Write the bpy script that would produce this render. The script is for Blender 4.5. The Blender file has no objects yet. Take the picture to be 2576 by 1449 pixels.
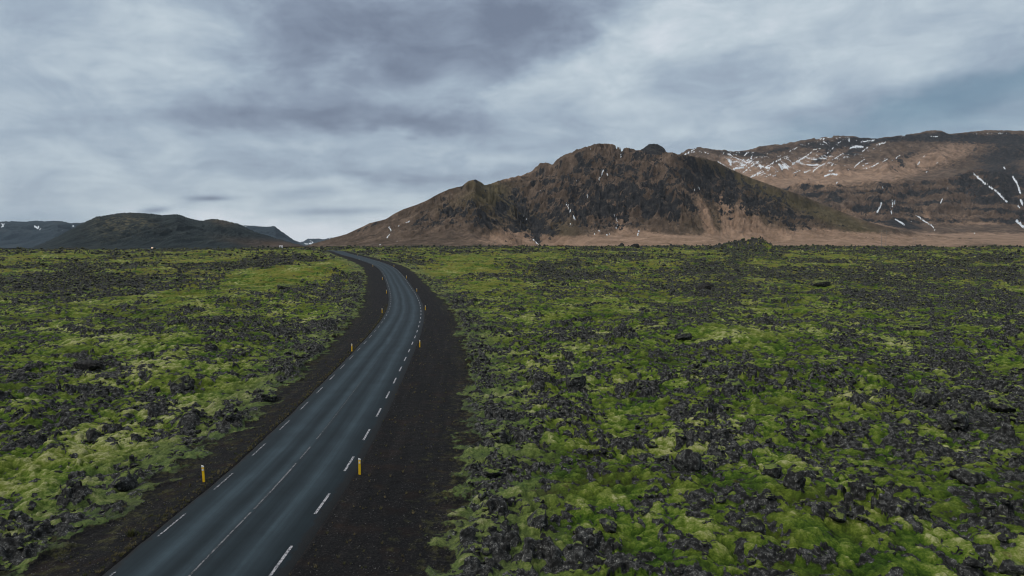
import bpy, bmesh, math, random
import numpy as np

R = math.radians
scene = bpy.context.scene
COL = scene.collection
f32 = np.float32

# ------------------------------------------------------------------ camera
EYE = 13.5                                    # drone height above the near road, metres
FPX, CX, HY = 1717.0, 1288.0, 614.0           # photo measures (2576 px wide copy): focal length, centre, eye level
PITCH = math.atan((724.5 - HY) / FPX)
cam_data = bpy.data.cameras.new("camera")
cam_data.sensor_width = 36.0
cam_data.lens = 36.0 * FPX / 2576.0
cam_data.clip_start = 0.5
cam_data.clip_end = 60000.0
cam = bpy.data.objects.new("camera", cam_data)
cam.location = (0, 0, EYE)
cam.rotation_euler = (R(90) - PITCH, 0, 0)
COL.objects.link(cam)
scene.camera = cam
scene.render.resolution_x, scene.render.resolution_y = 1024, 576

# ------------------------------------------------------------------ view, sampling
scene.view_settings.view_transform = 'Standard'
scene.view_settings.look = 'None'
scene.view_settings.gamma = 1.0
scene.view_settings.exposure = 0.42
scene.cycles.max_bounces = 5
scene.cycles.diffuse_bounces = 3
scene.cycles.glossy_bounces = 2
scene.cycles.transparent_max_bounces = 4
scene.cycles.volume_bounces = 0
scene.cycles.use_denoising = True
scene.cycles.denoiser = 'OPENIMAGEDENOISE'
scene.cycles.denoising_input_passes = 'RGB_ALBEDO_NORMAL'
scene.cycles.filter_width = 1.1

# ------------------------------------------------------------------ sun (soft, behind cloud)
SUN_EL, SUN_AZ = R(48), R(-112)                # azimuth from +Y towards +X
sun_data = bpy.data.lights.new("sun", 'SUN')
sun_data.energy = 1.5
sun_data.angle = R(10)
sun_data.color = (1.0, 0.965, 0.91)
sun = bpy.data.objects.new("sun", sun_data)
sun.rotation_euler = (R(90) - SUN_EL, 0, math.pi - SUN_AZ)
COL.objects.link(sun)

# ------------------------------------------------------------------ node helper
class NT:
    def __init__(s, tree):
        s.t = tree
        tree.nodes.clear()
    def n(s, typ, **kw):
        nd = s.t.nodes.new('ShaderNode' + typ)
        for k, v in kw.items():
            setattr(nd, k, v)
        return nd
    def put(s, sock, v):
        if v is None:
            return
        if isinstance(v, bpy.types.NodeSocket):
            s.t.links.new(v, sock)
        else:
            if hasattr(sock, 'default_value'):
                try:
                    sock.default_value = v
                except Exception:
                    sock.default_value = (*v, 1.0)
    def m(s, op, a, b=None, c=None, clamp=False):
        nd = s.n('Math', operation=op, use_clamp=clamp)
        for i, v in enumerate((a, b, c)):
            s.put(nd.inputs[i], v)
        return nd.outputs[0]
    def vm(s, op, a, b=None, out=0):
        nd = s.n('VectorMath', operation=op)
        s.put(nd.inputs[0], a)
        if b is not None:
            s.put(nd.inputs[1], b)
        return nd.outputs[out]
    def noise(s, vec, scale, detail=4.0, rough=0.55, dist=0.0, lac=2.0):
        nd = s.n('TexNoise')
        s.put(nd.inputs['Vector'], vec)
        nd.inputs['Scale'].default_value = scale
        nd.inputs['Detail'].default_value = detail
        nd.inputs['Roughness'].default_value = rough
        nd.inputs['Distortion'].default_value = dist
        nd.inputs['Lacunarity'].default_value = lac
        return nd.outputs[0]
    def step(s, v, lo, hi):
        nd = s.n('MapRange', interpolation_type='SMOOTHSTEP')
        s.put(nd.inputs[0], v)
        nd.inputs[1].default_value, nd.inputs[2].default_value = lo, hi
        return nd.outputs[0]
    def mix(s, fac, a, b, blend='MIX'):
        nd = s.n('Mix', data_type='RGBA', blend_type=blend)
        s.put(nd.inputs[0], fac)
        for i, v in ((6, a), (7, b)):
            if isinstance(v, (tuple, list)) and len(v) == 3:
                v = (*v, 1.0)
            s.put(nd.inputs[i], v)
        return nd.outputs[2]
    def ramp(s, fac, stops, interp='LINEAR'):
        nd = s.n('ValToRGB')
        cr = nd.color_ramp
        cr.interpolation = interp
        while len(cr.elements) < len(stops):
            cr.elements.new(0.5)
        for e, (p, c) in zip(cr.elements, stops):
            e.position = p
            e.color = (*c, 1.0)
        s.put(nd.inputs[0], fac)
        return nd.outputs[0]
    def attr(s, name):
        return s.n('Attribute', attribute_name=name).outputs['Fac']
    def pos(s):
        return s.n('NewGeometry').outputs['Position']
    def bump(s, h, strength, dist):
        nd = s.n('Bump')
        nd.inputs['Strength'].default_value = strength
        nd.inputs['Distance'].default_value = dist
        s.put(nd.inputs['Height'], h)
        return nd.outputs[0]
    def out(s, color, rough=0.9, normal=None, spec=0.3, emit=None, estr=0.0, metal=0.0):
        b = s.n('BsdfPrincipled')
        s.put(b.inputs['Base Color'], (*color, 1.0) if isinstance(color, tuple) and len(color) == 3 else color)
        s.put(b.inputs['Roughness'], rough)
        b.inputs['Specular IOR Level'].default_value = spec
        b.inputs['Metallic'].default_value = metal
        if normal is not None:
            s.put(b.inputs['Normal'], normal)
        if emit is not None:
            b.inputs['Emission Color'].default_value = (*emit, 1)
            b.inputs['Emission Strength'].default_value = estr
        o = s.n('OutputMaterial')
        s.t.links.new(b.outputs[0], o.inputs['Surface'])

def material(name):
    m = bpy.data.materials.new(name)
    m.use_nodes = True
    return m, NT(m.node_tree)

def lin(r, g, b):
    def c(v):
        v /= 255.0
        return v / 12.92 if v <= 0.04045 else ((v + 0.055) / 1.055) ** 2.4
    return (c(r), c(g), c(b))

# ------------------------------------------------------------------ sky: overcast, clouds as direction based shapes
def px_dir(x, y):
    """azimuth and elevation of a photo point"""
    a, b = (x - CX) / FPX, -(y - 724.5) / FPX
    v = np.array([a, math.cos(PITCH) + b * math.sin(PITCH), -math.sin(PITCH) + b * math.cos(PITCH)])
    v /= np.linalg.norm(v)
    return math.atan2(v[0], v[1]), math.asin(v[2])

world = bpy.data.worlds.new("World")
scene.world = world
world.use_nodes = True
W = NT(world.node_tree)
dirv = W.vm('NORMALIZE', W.n('TexCoord').outputs['Generated'])
sx = W.n('SeparateXYZ')
W.put(sx.inputs[0], dirv)
az = W.m('ARCTAN2', sx.outputs[0], sx.outputs[1])
el = W.m('ARCSINE', sx.outputs[2])
den = W.m('ADD', W.m('MAXIMUM', sx.outputs[2], 0.0), 0.10)
cl = W.n('CombineXYZ')
W.put(cl.inputs[0], W.m('DIVIDE', sx.outputs[0], den))
W.put(cl.inputs[1], W.m('DIVIDE', sx.outputs[1], den))
cloudp = cl.outputs[0]
n_big = W.noise(cloudp, 0.85, 5.0, 0.52, 0.25)
n_mid = W.noise(W.vm('ADD', cloudp, (7.3, 2.1, 0.4)), 2.1, 5.0, 0.55, 0.3)
ae = W.n('CombineXYZ')
W.put(ae.inputs[0], az)
W.put(ae.inputs[1], W.m('MULTIPLY', el, 1.9))
n_ae = W.noise(ae.outputs[0], 9.0, 7.0, 0.60, 0.5)
n_streak_in = W.n('CombineXYZ')
W.put(n_streak_in.inputs[0], W.m('MULTIPLY', az, 0.8))
W.put(n_streak_in.inputs[1], W.m('MULTIPLY', W.m('MULTIPLY_ADD', az, -0.06, el), 8.0))
n_streak = W.noise(n_streak_in.outputs[0], 4.0, 4.0, 0.55, 0.2)
# warped direction for the large shapes
wx = W.noise(ae.outputs[0], 6.0, 4.0, 0.6)
wy = W.noise(W.vm('ADD', ae.outputs[0], (3.1, 8.7, 1.0)), 6.0, 4.0, 0.6)
wv = W.n('CombineXYZ')
W.put(wv.inputs[0], W.m('MULTIPLY_ADD', W.m('SUBTRACT', wx, 0.5), 0.22, az))
W.put(wv.inputs[1], W.m('MULTIPLY_ADD', W.m('SUBTRACT', wy, 0.5), 0.11, el))
sharpv = W.n('CombineXYZ')
W.put(sharpv.inputs[0], W.m('MULTIPLY_ADD', W.m('SUBTRACT', wx, 0.5), 0.035, az))
W.put(sharpv.inputs[1], W.m('MULTIPLY_ADD', W.m('SUBTRACT', wy, 0.5), 0.006, el))

wv2 = W.n('CombineXYZ')
W.put(wv2.inputs[0], W.m('MULTIPLY_ADD', W.m('SUBTRACT', wx, 0.5), 0.14, az))
W.put(wv2.inputs[1], W.m('MULTIPLY_ADD', W.m('SUBTRACT', wy, 0.5), 0.07, el))

def blobs(lst, vec, start, hard=False):
    acc = start
    for (x, y, rx, ry, rot, amp) in lst:
        a0, e0 = px_dir(x, y)
        mp = W.n('Mapping', vector_type='TEXTURE')
        W.put(mp.inputs[0], vec)
        mp.inputs[1].default_value = (a0, e0, 0)
        mp.inputs[2].default_value = (0, 0, R(rot))
        mp.inputs[3].default_value = (rx / FPX, ry / FPX, 1)
        d2 = W.vm('DOT_PRODUCT', mp.outputs[0], mp.outputs[0], out=1)
        if hard:
            d2 = W.m('MULTIPLY', d2, d2)
        acc = W.m('MULTIPLY_ADD', W.m('EXPONENT', W.m('MULTIPLY', d2, -1.0)), amp, acc)
    return acc

SOFT = [  # x, y, half width, half height, tilt, amount (photo pixels of the 2576 wide copy)
    (830, 130, 230, 120, 0, -0.30), (1080, 30, 300, 90, 0, -0.26), (1330, 60, 200, 110, 30, -0.30),
    (640, 290, 320, 42, 2, -0.26), (930, 300, 130, 40, 0, -0.10), (1090, 310, 170, 42, -5, -0.26), (1010, 180, 260, 60, 10, -0.14),
    (850, 425, 420, 26, 0, -0.16), (300, 215, 190, 26, 3, -0.08), (1300, 432, 260, 26, 3, -0.12),
    (90, 70, 110, 70, 0, -0.10), (120, 400, 120, 24, 0, 0.06),
    (190, 150, 170, 60, 12, 0.13), (480, 50, 170, 60, 0, 0.10), (560, 190, 140, 40, 0, 0.08),
    (905, 148, 65, 22, 8, 0.20), (830, 195, 60, 25, 0, 0.18), (1190, 265, 120, 26, 12, 0.08),
    (1620, 80, 260, 50, 22, 0.24), (1930, 40, 330, 80, 5, 0.16), (1520, 235, 260, 40, 0, 0.14), (1800, 320, 250, 30, 8, 0.10),
    (2150, 110, 260, 60, 10, 0.06), (2380, 60, 260, 60, 0, 0.10),
    (640, 580, 560, 52, 0, 0.40), (60, 340, 160, 60, 0, 0.06), (950, 500, 300, 30, 0, 0.08),
    (1780, 190, 330, 40, 14, -0.12), (2060, 270, 260, 26, 12, -0.16), (1450, 340, 200, 20, 4, -0.08),
]
SHARP = [
    (522, 499, 40, 6, 2, -0.75), (385, 529, 28, 7, 8, -0.75), (860, 531, 105, 9, 2, -0.42), (170, 492, 34, 6, 0, -0.12),
    (60, 535, 90, 14, 0, -0.10), (760, 482, 90, 5, 0, -0.06),
]
EDGED = [(1390, 40, 250, 70, 36, -0.12), (700, 110, 130, 110, 0, -0.10), (1000, 60, 200, 70, 0, -0.10), (760, 305, 220, 30, 3, -0.14), (1130, 318, 130, 26, -4, -0.13), (2420, 245, 330, 40, 10, -0.10), (900, 442, 330, 16, 0, -0.09)]
TEAL = [(2520, 235, 330, 62, 12, 0.75), (2200, 285, 220, 30, 14, 0.35), (2500, 330, 200, 26, 0, 0.15), (40, 545, 130, 30, 0, 0.35)]
b = W.m('MULTIPLY_ADD', W.m('SUBTRACT', n_big, 0.5), 0.40, 0.575)
b = W.m('MULTIPLY_ADD', W.m('SUBTRACT', n_mid, 0.5), 0.32, b)
b = W.m('MULTIPLY_ADD', W.m('SUBTRACT', n_ae, 0.5), 0.98, b)
b = W.m('MULTIPLY_ADD', W.m('SUBTRACT', W.noise(ae.outputs[0], 19.0, 6.0, 0.62, 0.8), 0.5), 0.17, b)
b = W.m('MULTIPLY_ADD', W.m('SUBTRACT', n_streak, 0.5), 0.28, b)
b = blobs([q[:5] + (q[5] * 1.3,) for q in SOFT], wv.outputs[0], b)
b = blobs(SHARP, sharpv.outputs[0], b)
b = blobs(EDGED, wv2.outputs[0], b, True)
teal = blobs(TEAL, wv.outputs[0], 0.0)
b = W.m('MULTIPLY_ADD', teal, -0.25, b)
b = W.m('MULTIPLY_ADD', b, 0.84, 0.095)
cloud = W.ramp(b, [(0.0, lin(114, 125, 144)), (0.25, lin(137, 150, 168)), (0.5, lin(161, 176, 191)),
                   (0.75, lin(189, 202, 211)), (1.0, lin(216, 223, 230))])
cloud = W.mix(W.m('MULTIPLY', teal, 0.75, clamp=True), cloud, lin(92, 130, 152))
# high overcast overhead is brighter than the part seen near the horizon
zen = W.step(el, 0.50, 1.2)
cloud = W.mix(zen, cloud, (0.74, 0.78, 0.83))
sky = W.n('TexSky', sky_type='NISHITA')
sky.sun_disc = False
sky.sun_elevation = SUN_EL
sky.sun_rotation = SUN_AZ
bg_c = W.n('Background')
W.put(bg_c.inputs[0], cloud)
bg_c.inputs[1].default_value = 0.80
bg_s = W.n('Background')
W.put(bg_s.inputs[0], sky.outputs[0])
bg_s.inputs[1].default_value = 0.06
mx = W.n('MixShader')
mx.inputs[0].default_value = 0.10
W.t.links.new(bg_c.outputs[0], mx.inputs[1])
W.t.links.new(bg_s.outputs[0], mx.inputs[2])
wo = W.n('OutputWorld')
W.t.links.new(mx.outputs[0], wo.inputs[0])
world.cycles.sampling_method = 'MANUAL'
world.cycles.sample_map_resolution = 512

# ------------------------------------------------------------------ numpy noise
def _hash(ix, iy, seed):
    h = (ix.astype(np.uint32) * np.uint32(0x9E3779B1)) ^ (iy.astype(np.uint32) * np.uint32(0x85EBCA77)) ^ np.uint32((seed * 0xC2B2AE3D) & 0xFFFFFFFF)
    h ^= h >> np.uint32(15)
    h *= np.uint32(0x2C1B3C6D)
    h ^= h >> np.uint32(12)
    h *= np.uint32(0x297A2D39)
    h ^= h >> np.uint32(15)
    return h

def _u01(h):
    return (h & np.uint32(0xFFFFFF)).astype(f32) * f32(1.0 / 16777216.0)

def perlin(x, y, seed=0):
    xi, yi = np.floor(x), np.floor(y)
    fx, fy = (x - xi).astype(f32), (y - yi).astype(f32)
    ix, iy = xi.astype(np.int64), yi.astype(np.int64)
    u = fx * fx * fx * (fx * (fx * 6 - 15) + 10)
    v = fy * fy * fy * (fy * (fy * 6 - 15) + 10)
    def g(dx, dy):
        a = _u01(_hash(ix + dx, iy + dy, seed)) * f32(6.2831853)
        return np.cos(a) * (fx - dx) + np.sin(a) * (fy - dy)
    n00, n10, n01, n11 = g(0, 0), g(1, 0), g(0, 1), g(1, 1)
    a = n00 + u * (n10 - n00)
    return (a + v * ((n01 + u * (n11 - n01)) - a)) * f32(1.5)

def fbm(x, y, seed=0, octaves=4, gain=0.5):
    t, amp, fr = 0, 1.0, 1.0
    for o in range(octaves):
        t = t + amp * perlin(x * fr, y * fr, seed + o * 17)
        amp *= gain
        fr *= 2.03
    return t

def ridged(x, y, seed=0, octaves=4, gain=0.5):
    t, amp, fr = 0, 1.0, 1.0
    for o in range(octaves):
        t = t + amp * (1.0 - 2.0 * np.abs(perlin(x * fr, y * fr, seed + o * 31)))
        amp *= gain
        fr *= 2.07
    return t

def sstep(v, lo, hi):
    t = np.clip((v - lo) / (hi - lo), 0, 1)
    return t * t * (3 - 2 * t)

def interp_smooth(xq, xs, ys, it=1):
    xs, ys = np.asarray(xs, float), np.asarray(ys, float)
    m = np.zeros_like(ys)                       # monotone cubic
    d = np.diff(ys) / np.diff(xs)
    m[0], m[-1] = d[0], d[-1]
    for i in range(1, len(xs) - 1):
        m[i] = 0 if d[i - 1] * d[i] <= 0 else 2 * d[i - 1] * d[i] / (d[i - 1] + d[i])
    q = np.clip(xq, xs[0], xs[-1])
    i = np.clip(np.searchsorted(xs, q, side='right') - 1, 0, len(xs) - 2)
    h = xs[i + 1] - xs[i]
    t = (q - xs[i]) / h
    return ((1 + 2 * t) * (1 - t) ** 2 * ys[i] + t * (1 - t) ** 2 * h * m[i] + t * t * (3 - 2 * t) * ys[i + 1] + t * t * (t - 1) * h * m[i + 1])

# ------------------------------------------------------------------ lie of the land
RISE_D = [0, 150, 200, 246, 297, 350, 390, 480, 600, 900, 2000]
RISE_Z = [0, 0.0, 0.35, 1.3, 3.3, 5.1, 6.6, 8.8, 9.6, 9.9, 9.9]
# level of the far edge of the lava (photo row at 900 m) by picture column
EDGE_X = [-600, 0, 400, 700, 850, 1300, 1900, 2576, 3200]
EDGE_Y = [631, 631, 631.5, 627.5, 624.5, 624, 622.5, 624, 624]

def rise(x, y):
    d = np.maximum(y, 1.0)
    px = CX + FPX * np.asarray(x) / d
    ze = EYE - (np.interp(px, EDGE_X, EDGE_Y) - HY) * 900.0 / FPX
    near = interp_smooth(d, RISE_D, RISE_Z)
    w = sstep(d, 300, 900)
    return near * (1 - w) + near * (ze / 9.9) * w

def on_ground(px, py, it=60):
    """where the sight line through a photo point meets the land: x, y"""
    lo, hi = 5.0, 1600.0
    b_ = -(py - 724.5) / FPX
    vy_ = math.cos(PITCH) + b_ * math.sin(PITCH)
    k = (math.sin(PITCH) - b_ * math.cos(PITCH)) / vy_
    a = (px - CX) / FPX / vy_
    ds = np.linspace(lo, hi, 8000)
    f = (EYE - k * ds) - rise(a * ds, ds)
    i = np.argmax(f < 0) if (f < 0).any() else len(ds) - 1
    return a * ds[i], ds[i]

# road: both edge lines read off the photo (zoomed crop), turned into a centre line on the land
def z5(x, y):
    return ((x / 3.22 + 1150) / 1.4907, (y / 3.22 + 900) / 1.4907)
RIGHT_PX = [(695, 1449), (808, 1272), (929, 1080)] + [z5(*p) for p in [(1208, 1440), (1273, 1272), (1325, 1133), (1352, 1022), (1365, 933), (1364, 857), (1352, 765), (1338, 712), (1318, 665), (1285, 590), (1260, 555), (1225, 505), (1180, 455), (1130, 405), (1090, 370), (1045, 335), (1000, 300), (950, 270)]]
LEFT_PX = [(280, 1455), (465, 1293), (582, 1188), (735, 1055)] + [z5(*p) for p in [(720, 1245), (820, 1120), (900, 1010), (945, 930), (975, 875), (1000, 830), (1012, 780), (1017, 735), (1020, 690), (1020, 650), (1013, 610), (1000, 570), (985, 530), (965, 485), (940, 450), (905, 405), (865, 355), (815, 310), (760, 270)]]
rg = np.array([on_ground(*p) for p in RIGHT_PX])
lg = np.array([on_ground(*p) for p in LEFT_PX])
yq = np.array([30, 36, 43, 52, 64, 80, 97, 112, 128, 145, 163, 184, 205, 226, 247, 268, 290, 312, 335])
xr = np.interp(yq, rg[:, 1], rg[:, 0])
xl = np.interp(yq, lg[:, 1], lg[:, 0])
ctr = (xr + xl) / 2
cy = list(yq) + [390, 440, 490, 540, 600]
cxs = list(ctr) + [-92, -108, -126, -152, -196]
deg = np.polynomial.Polynomial.fit(cy, cxs, 9, w=[1.0] * len(yq) + [0.8] * 5)
cy0, dc0 = 30.0, float(deg.deriv()(34.0))
def road_x(y):
    y = np.asarray(y, float)
    return np.where(y < 34, deg(34.0) + (y - 34.0) * dc0, np.where(y > 600, deg(600.0) + (y - 600) * float(deg.deriv()(600.0)), deg(np.clip(y, 34, 600))))
def road_dx(y):
    return (road_x(np.asarray(y) + 0.5) - road_x(np.asarray(y) - 0.5))
HALF = 3.25                                   # centre to edge line
PAVE_L, PAVE_R = 3.6, 3.72                   # asphalt reaches past the lines
VERGE_D = [0, 30, 45, 70, 100, 140, 190, 240, 300, 400, 600]
VERGE_L = [3.2, 3.2, 3.0, 3.6, 5.0, 6.0, 7.0, 7.0, 6.0, 4.0, 2.5]
VERGE_R = [6.3, 6.3, 6.6, 6.8, 6.6, 6.3, 6.0, 6.0, 6.0, 5.0, 3.0]

def road_uv(x, y):
    c = road_dx(y)
    return (x - road_x(y)) / np.sqrt(1 + c * c)

# regions read off the photo where moss or rock prevails: x, y, half width, half height, amount (+ moss / - rock)
TONE_REGIONS = [
    (590, 968, 70, 30, .9), (760, 682, 120, 22, .8), (1160, 662, 120, 16, .6), (1210, 716, 90, 10, .6), (470, 652, 170, 12, .35), (250, 640, 130, 6, .15),
    (130, 690, 190, 22, -.8), (560, 668, 130, 9, -.6), (700, 655, 120, 6, -.6), (350, 702, 190, 14, -.5), (850, 700, 40, 14, -.5), (60, 660, 90, 14, -.3), (2250, 655, 330, 22, -.3), (1950, 690, 260, 16, -.4), (1460, 690, 250, 10, -.25),
    (2300, 745, 260, 16, -.35), (1620, 745, 200, 10, .3), (1400, 790, 250, 26, .3), (1900, 860, 300, 26, .25),
    (1270, 1040, 110, 50, -.35), (2080, 1080, 260, 34, -.35), (1560, 940, 160, 26, -.2), (1750, 1165, 90, 40, -.5),
    (1500, 1230, 200, 60, .35), (2300, 1320, 260, 70, .3), (1700, 1400, 200, 50, .25), (1450, 1110, 110, 40, .3),
    (250, 870, 250, 40, .25), (150, 960, 160, 24, -.2), (620, 1040, 90, 26, -.2), (300, 1130, 130, 34, .3), (90, 1210, 90, 40, .25),
    (2330, 890, 200, 24, -.25), (2450, 1010, 160, 40, -.25), (1240, 870, 110, 40, .2), (2250, 1220, 200, 40, .2),
]
REG = []
for (x, y, rx, ry, a) in TONE_REGIONS:
    a *= 0.55 if a < 0 else 0.75
    gx, gy = on_ground(x, y)
    REG.append((gx, gy, rx * gy / FPX, max(2.0, ry * gy * gy / (FPX * (EYE - float(rise(gx, gy))))), a))
REG.append(((1885 - CX) / FPX * 520, 520.0, 20, 22, -0.45))
# rises of the lava read off the photo: x, y of the foot, height, half width, half depth (metres)
hx, hy = (1885 - CX) / FPX * 520, 520.0
mx_, my_ = on_ground(770, 700)
MOUNDS = [(hx - 3, hy, 5.6, 13, 16), (hx + 8, hy, 5.0, 8, 14), (hx - 16, hy + 4, 2.8, 10, 14), (hx - 30, hy + 4, 1.2, 14, 14),
          (mx_, my_ + 14, 2.4, 14, 9), (mx_ - 24, my_ + 20, 1.6, 20, 10)]

def worley(x, y, s, seed, cov):
    """dome shaped lumps; returns heights of rock lumps and of moss lumps"""
    X, Y = x / s, y / s
    ix, iy = np.floor(X).astype(np.int64), np.floor(Y).astype(np.int64)
    rock = np.zeros(x.shape, f32)
    moss = np.zeros(x.shape, f32)
    for dx in (-1, 0, 1):
        for dy in (-1, 0, 1):
            jx, jy = ix + dx, iy + dy
            h1, h2 = _hash(jx, jy, seed), _hash(jx, jy, seed + 991)
            a, b_ = _u01(h1), _u01(h2)
            c, d = _u01(h1 * np.uint32(747796405)), _u01(h2 * np.uint32(747796405))
            ex, ey = (X - (jx + a)).astype(f32), (Y - (jy + b_)).astype(f32)
            rad = 0.42 + 0.5 * c
            st = 0.7 + 0.6 * d
            q = 1 - (ex * ex * st + ey * ey / st) / (rad * rad)
            q = np.maximum(q, 0)
            isr = (_u01(h1 ^ (h2 >> np.uint32(7))) < cov)
            hr = q ** 0.45 * (0.42 + 0.42 * c * d + 0.22 * (c > .82))
            hm = q ** 0.75 * (0.5 + 0.5 * d)
            rock = np.maximum(rock, np.where(isr, hr, 0))
            moss = np.maximum(moss, np.where(isr, 0, hm))
    return rock, moss

def field(x, y):
    """height of the land and what covers it"""
    x, y = np.asarray(x, float), np.asarray(y, float)
    r = np.hypot(x, y)
    u = road_uv(x, y)
    ed = fbm(x / 1.6, y / 1.6, 5, 4) * 0.9 + fbm(x / 9, y / 9, 6, 2) * 0.8
    vl, vr = np.interp(y, VERGE_D, VERGE_L), np.interp(y, VERGE_D, VERGE_R)
    near_end = 1 - sstep(y, 560, 640)
    e = np.where(u < 0, -u - HALF - vl * near_end, u - HALF - vr * near_end) + ed * near_end
    e = np.where(y > 640, 50.0, e)
    m = sstep(e, -0.6, 2.2)                    # 0 on the verge, 1 out on the lava
    big = fbm(x / 60, y / 60, 11, 3) * 1.2 + fbm(x / 17, y / 17, 12, 3) * 0.85
    far = sstep(r, 250, 800)
    big = big * (1 + 0.3 * far) + far * ridged(x / 26, y / 26, 13, 3) * 0.55
    for (gx, gy, h, sx_, sy_) in MOUNDS:
        big = big + h * np.exp(-((x - gx) / sx_) ** 2 - ((y - gy) / sy_) ** 2)
    c = fbm(x / 26, y / 26, 21, 2) * 0.22 + fbm(x / 6, y / 6, 22, 3) * 0.30 + fbm(x / 1.9, y / 1.9, 23, 3) * 0.34
    cov = 0.40 + c * 0.85
    for (gx, gy, sx_, sy_, a) in REG:
        cov = cov - 0.8 * a * np.exp(-((x - gx) / sx_) ** 2 - ((y - gy) / sy_) ** 2)
    cov = cov + sstep(r, 90, 260) * (0.36 * fbm(x / 34, y / 60, 24, 2) - 0.02) - 0.10 * sstep(r, 200, 500) + 0.16 * (1 - sstep(e, 0.5, 5.0))
    r0, m0 = worley(x, y, 2.6, 41, cov - 0.33)
    r1, m1 = worley(x + 0.3 * perlin(x, y, 61), y + 0.3 * perlin(x, y, 62), 1.10, 42, cov - 0.10)
    r2, m2 = worley(x + 0.12 * perlin(x * 3, y * 3, 63), y + 0.12 * perlin(x * 3, y * 3, 64), 0.50, 43, cov + 0.05)
    r3, m3 = worley(x + 0.06 * perlin(x * 6, y * 6, 65), y + 0.06 * perlin(x * 6, y * 6, 66), 0.25, 44, cov + 0.08)
    rock_h = r0 * 0.95 * (1 + 1.2 * far) + r1 * 0.46 + r2 * 0.28 + r3 * 0.14
    moss_h = m0 * 0.40 + m1 * 0.33 + m2 * 0.16 + m3 * 0.055
    dif = (r0 * 0.6 + r1 * 0.6 + r2 * 0.62 + r3 * 0.30) - (m1 * 0.40 + m2 * 0.46 + m3 * 0.22 + 0.06) + 0.10 * perlin(x * 2.4, y * 2.4, 71)
    rk = sstep(dif, -0.02, 0.12)
    rough = rk * (ridged(x * 2.2, y * 2.2, 81, 3) * 0.055)
    soft = (1 - rk) * fbm(x * 1.7, y * 1.7, 85, 3) * 0.035
    lumps = np.maximum(rock_h, moss_h * 0.9) + 0.35 * np.minimum(rock_h, moss_h) + rough + soft
    lumps = lumps * (1 + 0.25 * far)
    # verge: a low bank of gravel that falls away from the asphalt
    ua = np.where(u < 0, np.maximum(-u - PAVE_L, 0), np.maximum(u - PAVE_R, 0))
    bank = -0.09 * ua + 0.03 * fbm(x * 1.1, y * 1.1, 91, 3) * sstep(ua, 0.1, 1.0) - 0.02
    bank = np.maximum(bank, -0.75)
    under = (1 - sstep(ua, 0.0, 0.35)) * (0.10 + 0.0012 * r)     # kept below the asphalt
    z = rise(x, y) + m * (big * sstep(e, 0, 14) + lumps - 0.45 - 0.25 * sstep(e, 0, 3)) + (1 - m) * (bank) - under
    rk = rk * m
    tone = np.clip(0.45 + 0.34 * fbm(x / 11, y / 11, 95, 3) + 0.72 * (m1 * 0.6 + m2 * 0.5 + m3 * 0.25 - 0.50), 0, 1)
    return z, rk, 1 - sstep(e + ed * 0.3, -0.3, 1.1), tone, cov, m, u, e

def field_big(x, y, n=200000):
    x, y = x.ravel(), y.ravel()
    outs = [[] for _ in range(8)]
    for i in range(0, len(x), n):
        for o, v in zip(outs, field(x[i:i + n], y[i:i + n])):
            o.append(v.astype(f32))
    return [np.concatenate(o) for o in outs]

# ------------------------------------------------------------------ mesh helpers
def np_mesh(name, verts, quads=None, tris=None, mat=None, smooth=True, attrs=None, parent=None):
    me = bpy.data.meshes.new(name)
    verts = np.ascontiguousarray(verts, dtype=f32)
    nq = 0 if quads is None else len(quads)
    nt = 0 if tris is None else len(tris)
    loops = np.concatenate([a.ravel() for a in ([quads] if nq else []) + ([tris] if nt else [])]).astype(np.int32)
    tot = np.concatenate([np.full(nq, 4, np.int32), np.full(nt, 3, np.int32)])
    start = np.concatenate([[0], np.cumsum(tot)[:-1]]).astype(np.int32)
    me.vertices.add(len(verts))
    me.vertices.foreach_set('co', verts.ravel())
    me.loops.add(len(loops))
    me.loops.foreach_set('vertex_index', loops)
    me.polygons.add(len(tot))
    me.polygons.foreach_set('loop_start', start)
    me.polygons.foreach_set('use_smooth', np.full(len(tot), smooth))
    for k, v in (attrs or {}).items():
        at = me.attributes.new(k, 'FLOAT', 'POINT')
        at.data.foreach_set('value', np.ascontiguousarray(v, dtype=f32).ravel())
    me.update(calc_edges=True)
    ob = bpy.data.objects.new(name, me)
    if mat:
        me.materials.append(mat)
    if parent is not None:
        ob.parent = parent
    COL.objects.link(ob)
    return ob

def grid_quads(nr, nc):
    i = np.arange(nr - 1)[:, None] * nc + np.arange(nc - 1)[None, :]
    return np.stack([i, i + 1, i + nc + 1, i + nc], -1).reshape(-1, 4)

def structure(o):
    o['kind'] = 'structure'
    return o

def stuff(o, label=None, cat=None):
    o['kind'] = 'stuff'
    if label:
        o['label'], o['category'] = label, cat
    return o

def thing(name, label, cat, loc=(0, 0, 0), rz=0.0, group=None):
    o = bpy.data.objects.new(name, None)
    o.empty_display_size = 0.2
    o.location = loc
    o.rotation_euler = (0, 0, rz)
    COL.objects.link(o)
    return tag(o, label, cat, group)

def tag(o, label, cat, group=None):
    o['label'], o['category'] = label, cat
    if group:
        o['group'] = group
    return o

def bm_obj(name, bm, mat, parent=None, smooth=False):
    me = bpy.data.meshes.new(name)
    bm.normal_update()
    bm.to_mesh(me)
    bm.free()
    for p in me.polygons:
        p.use_smooth = smooth
    me.materials.append(mat)
    o = bpy.data.objects.new(name, me)
    if parent is not None:
        o.parent = parent
    COL.objects.link(o)
    return o

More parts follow.
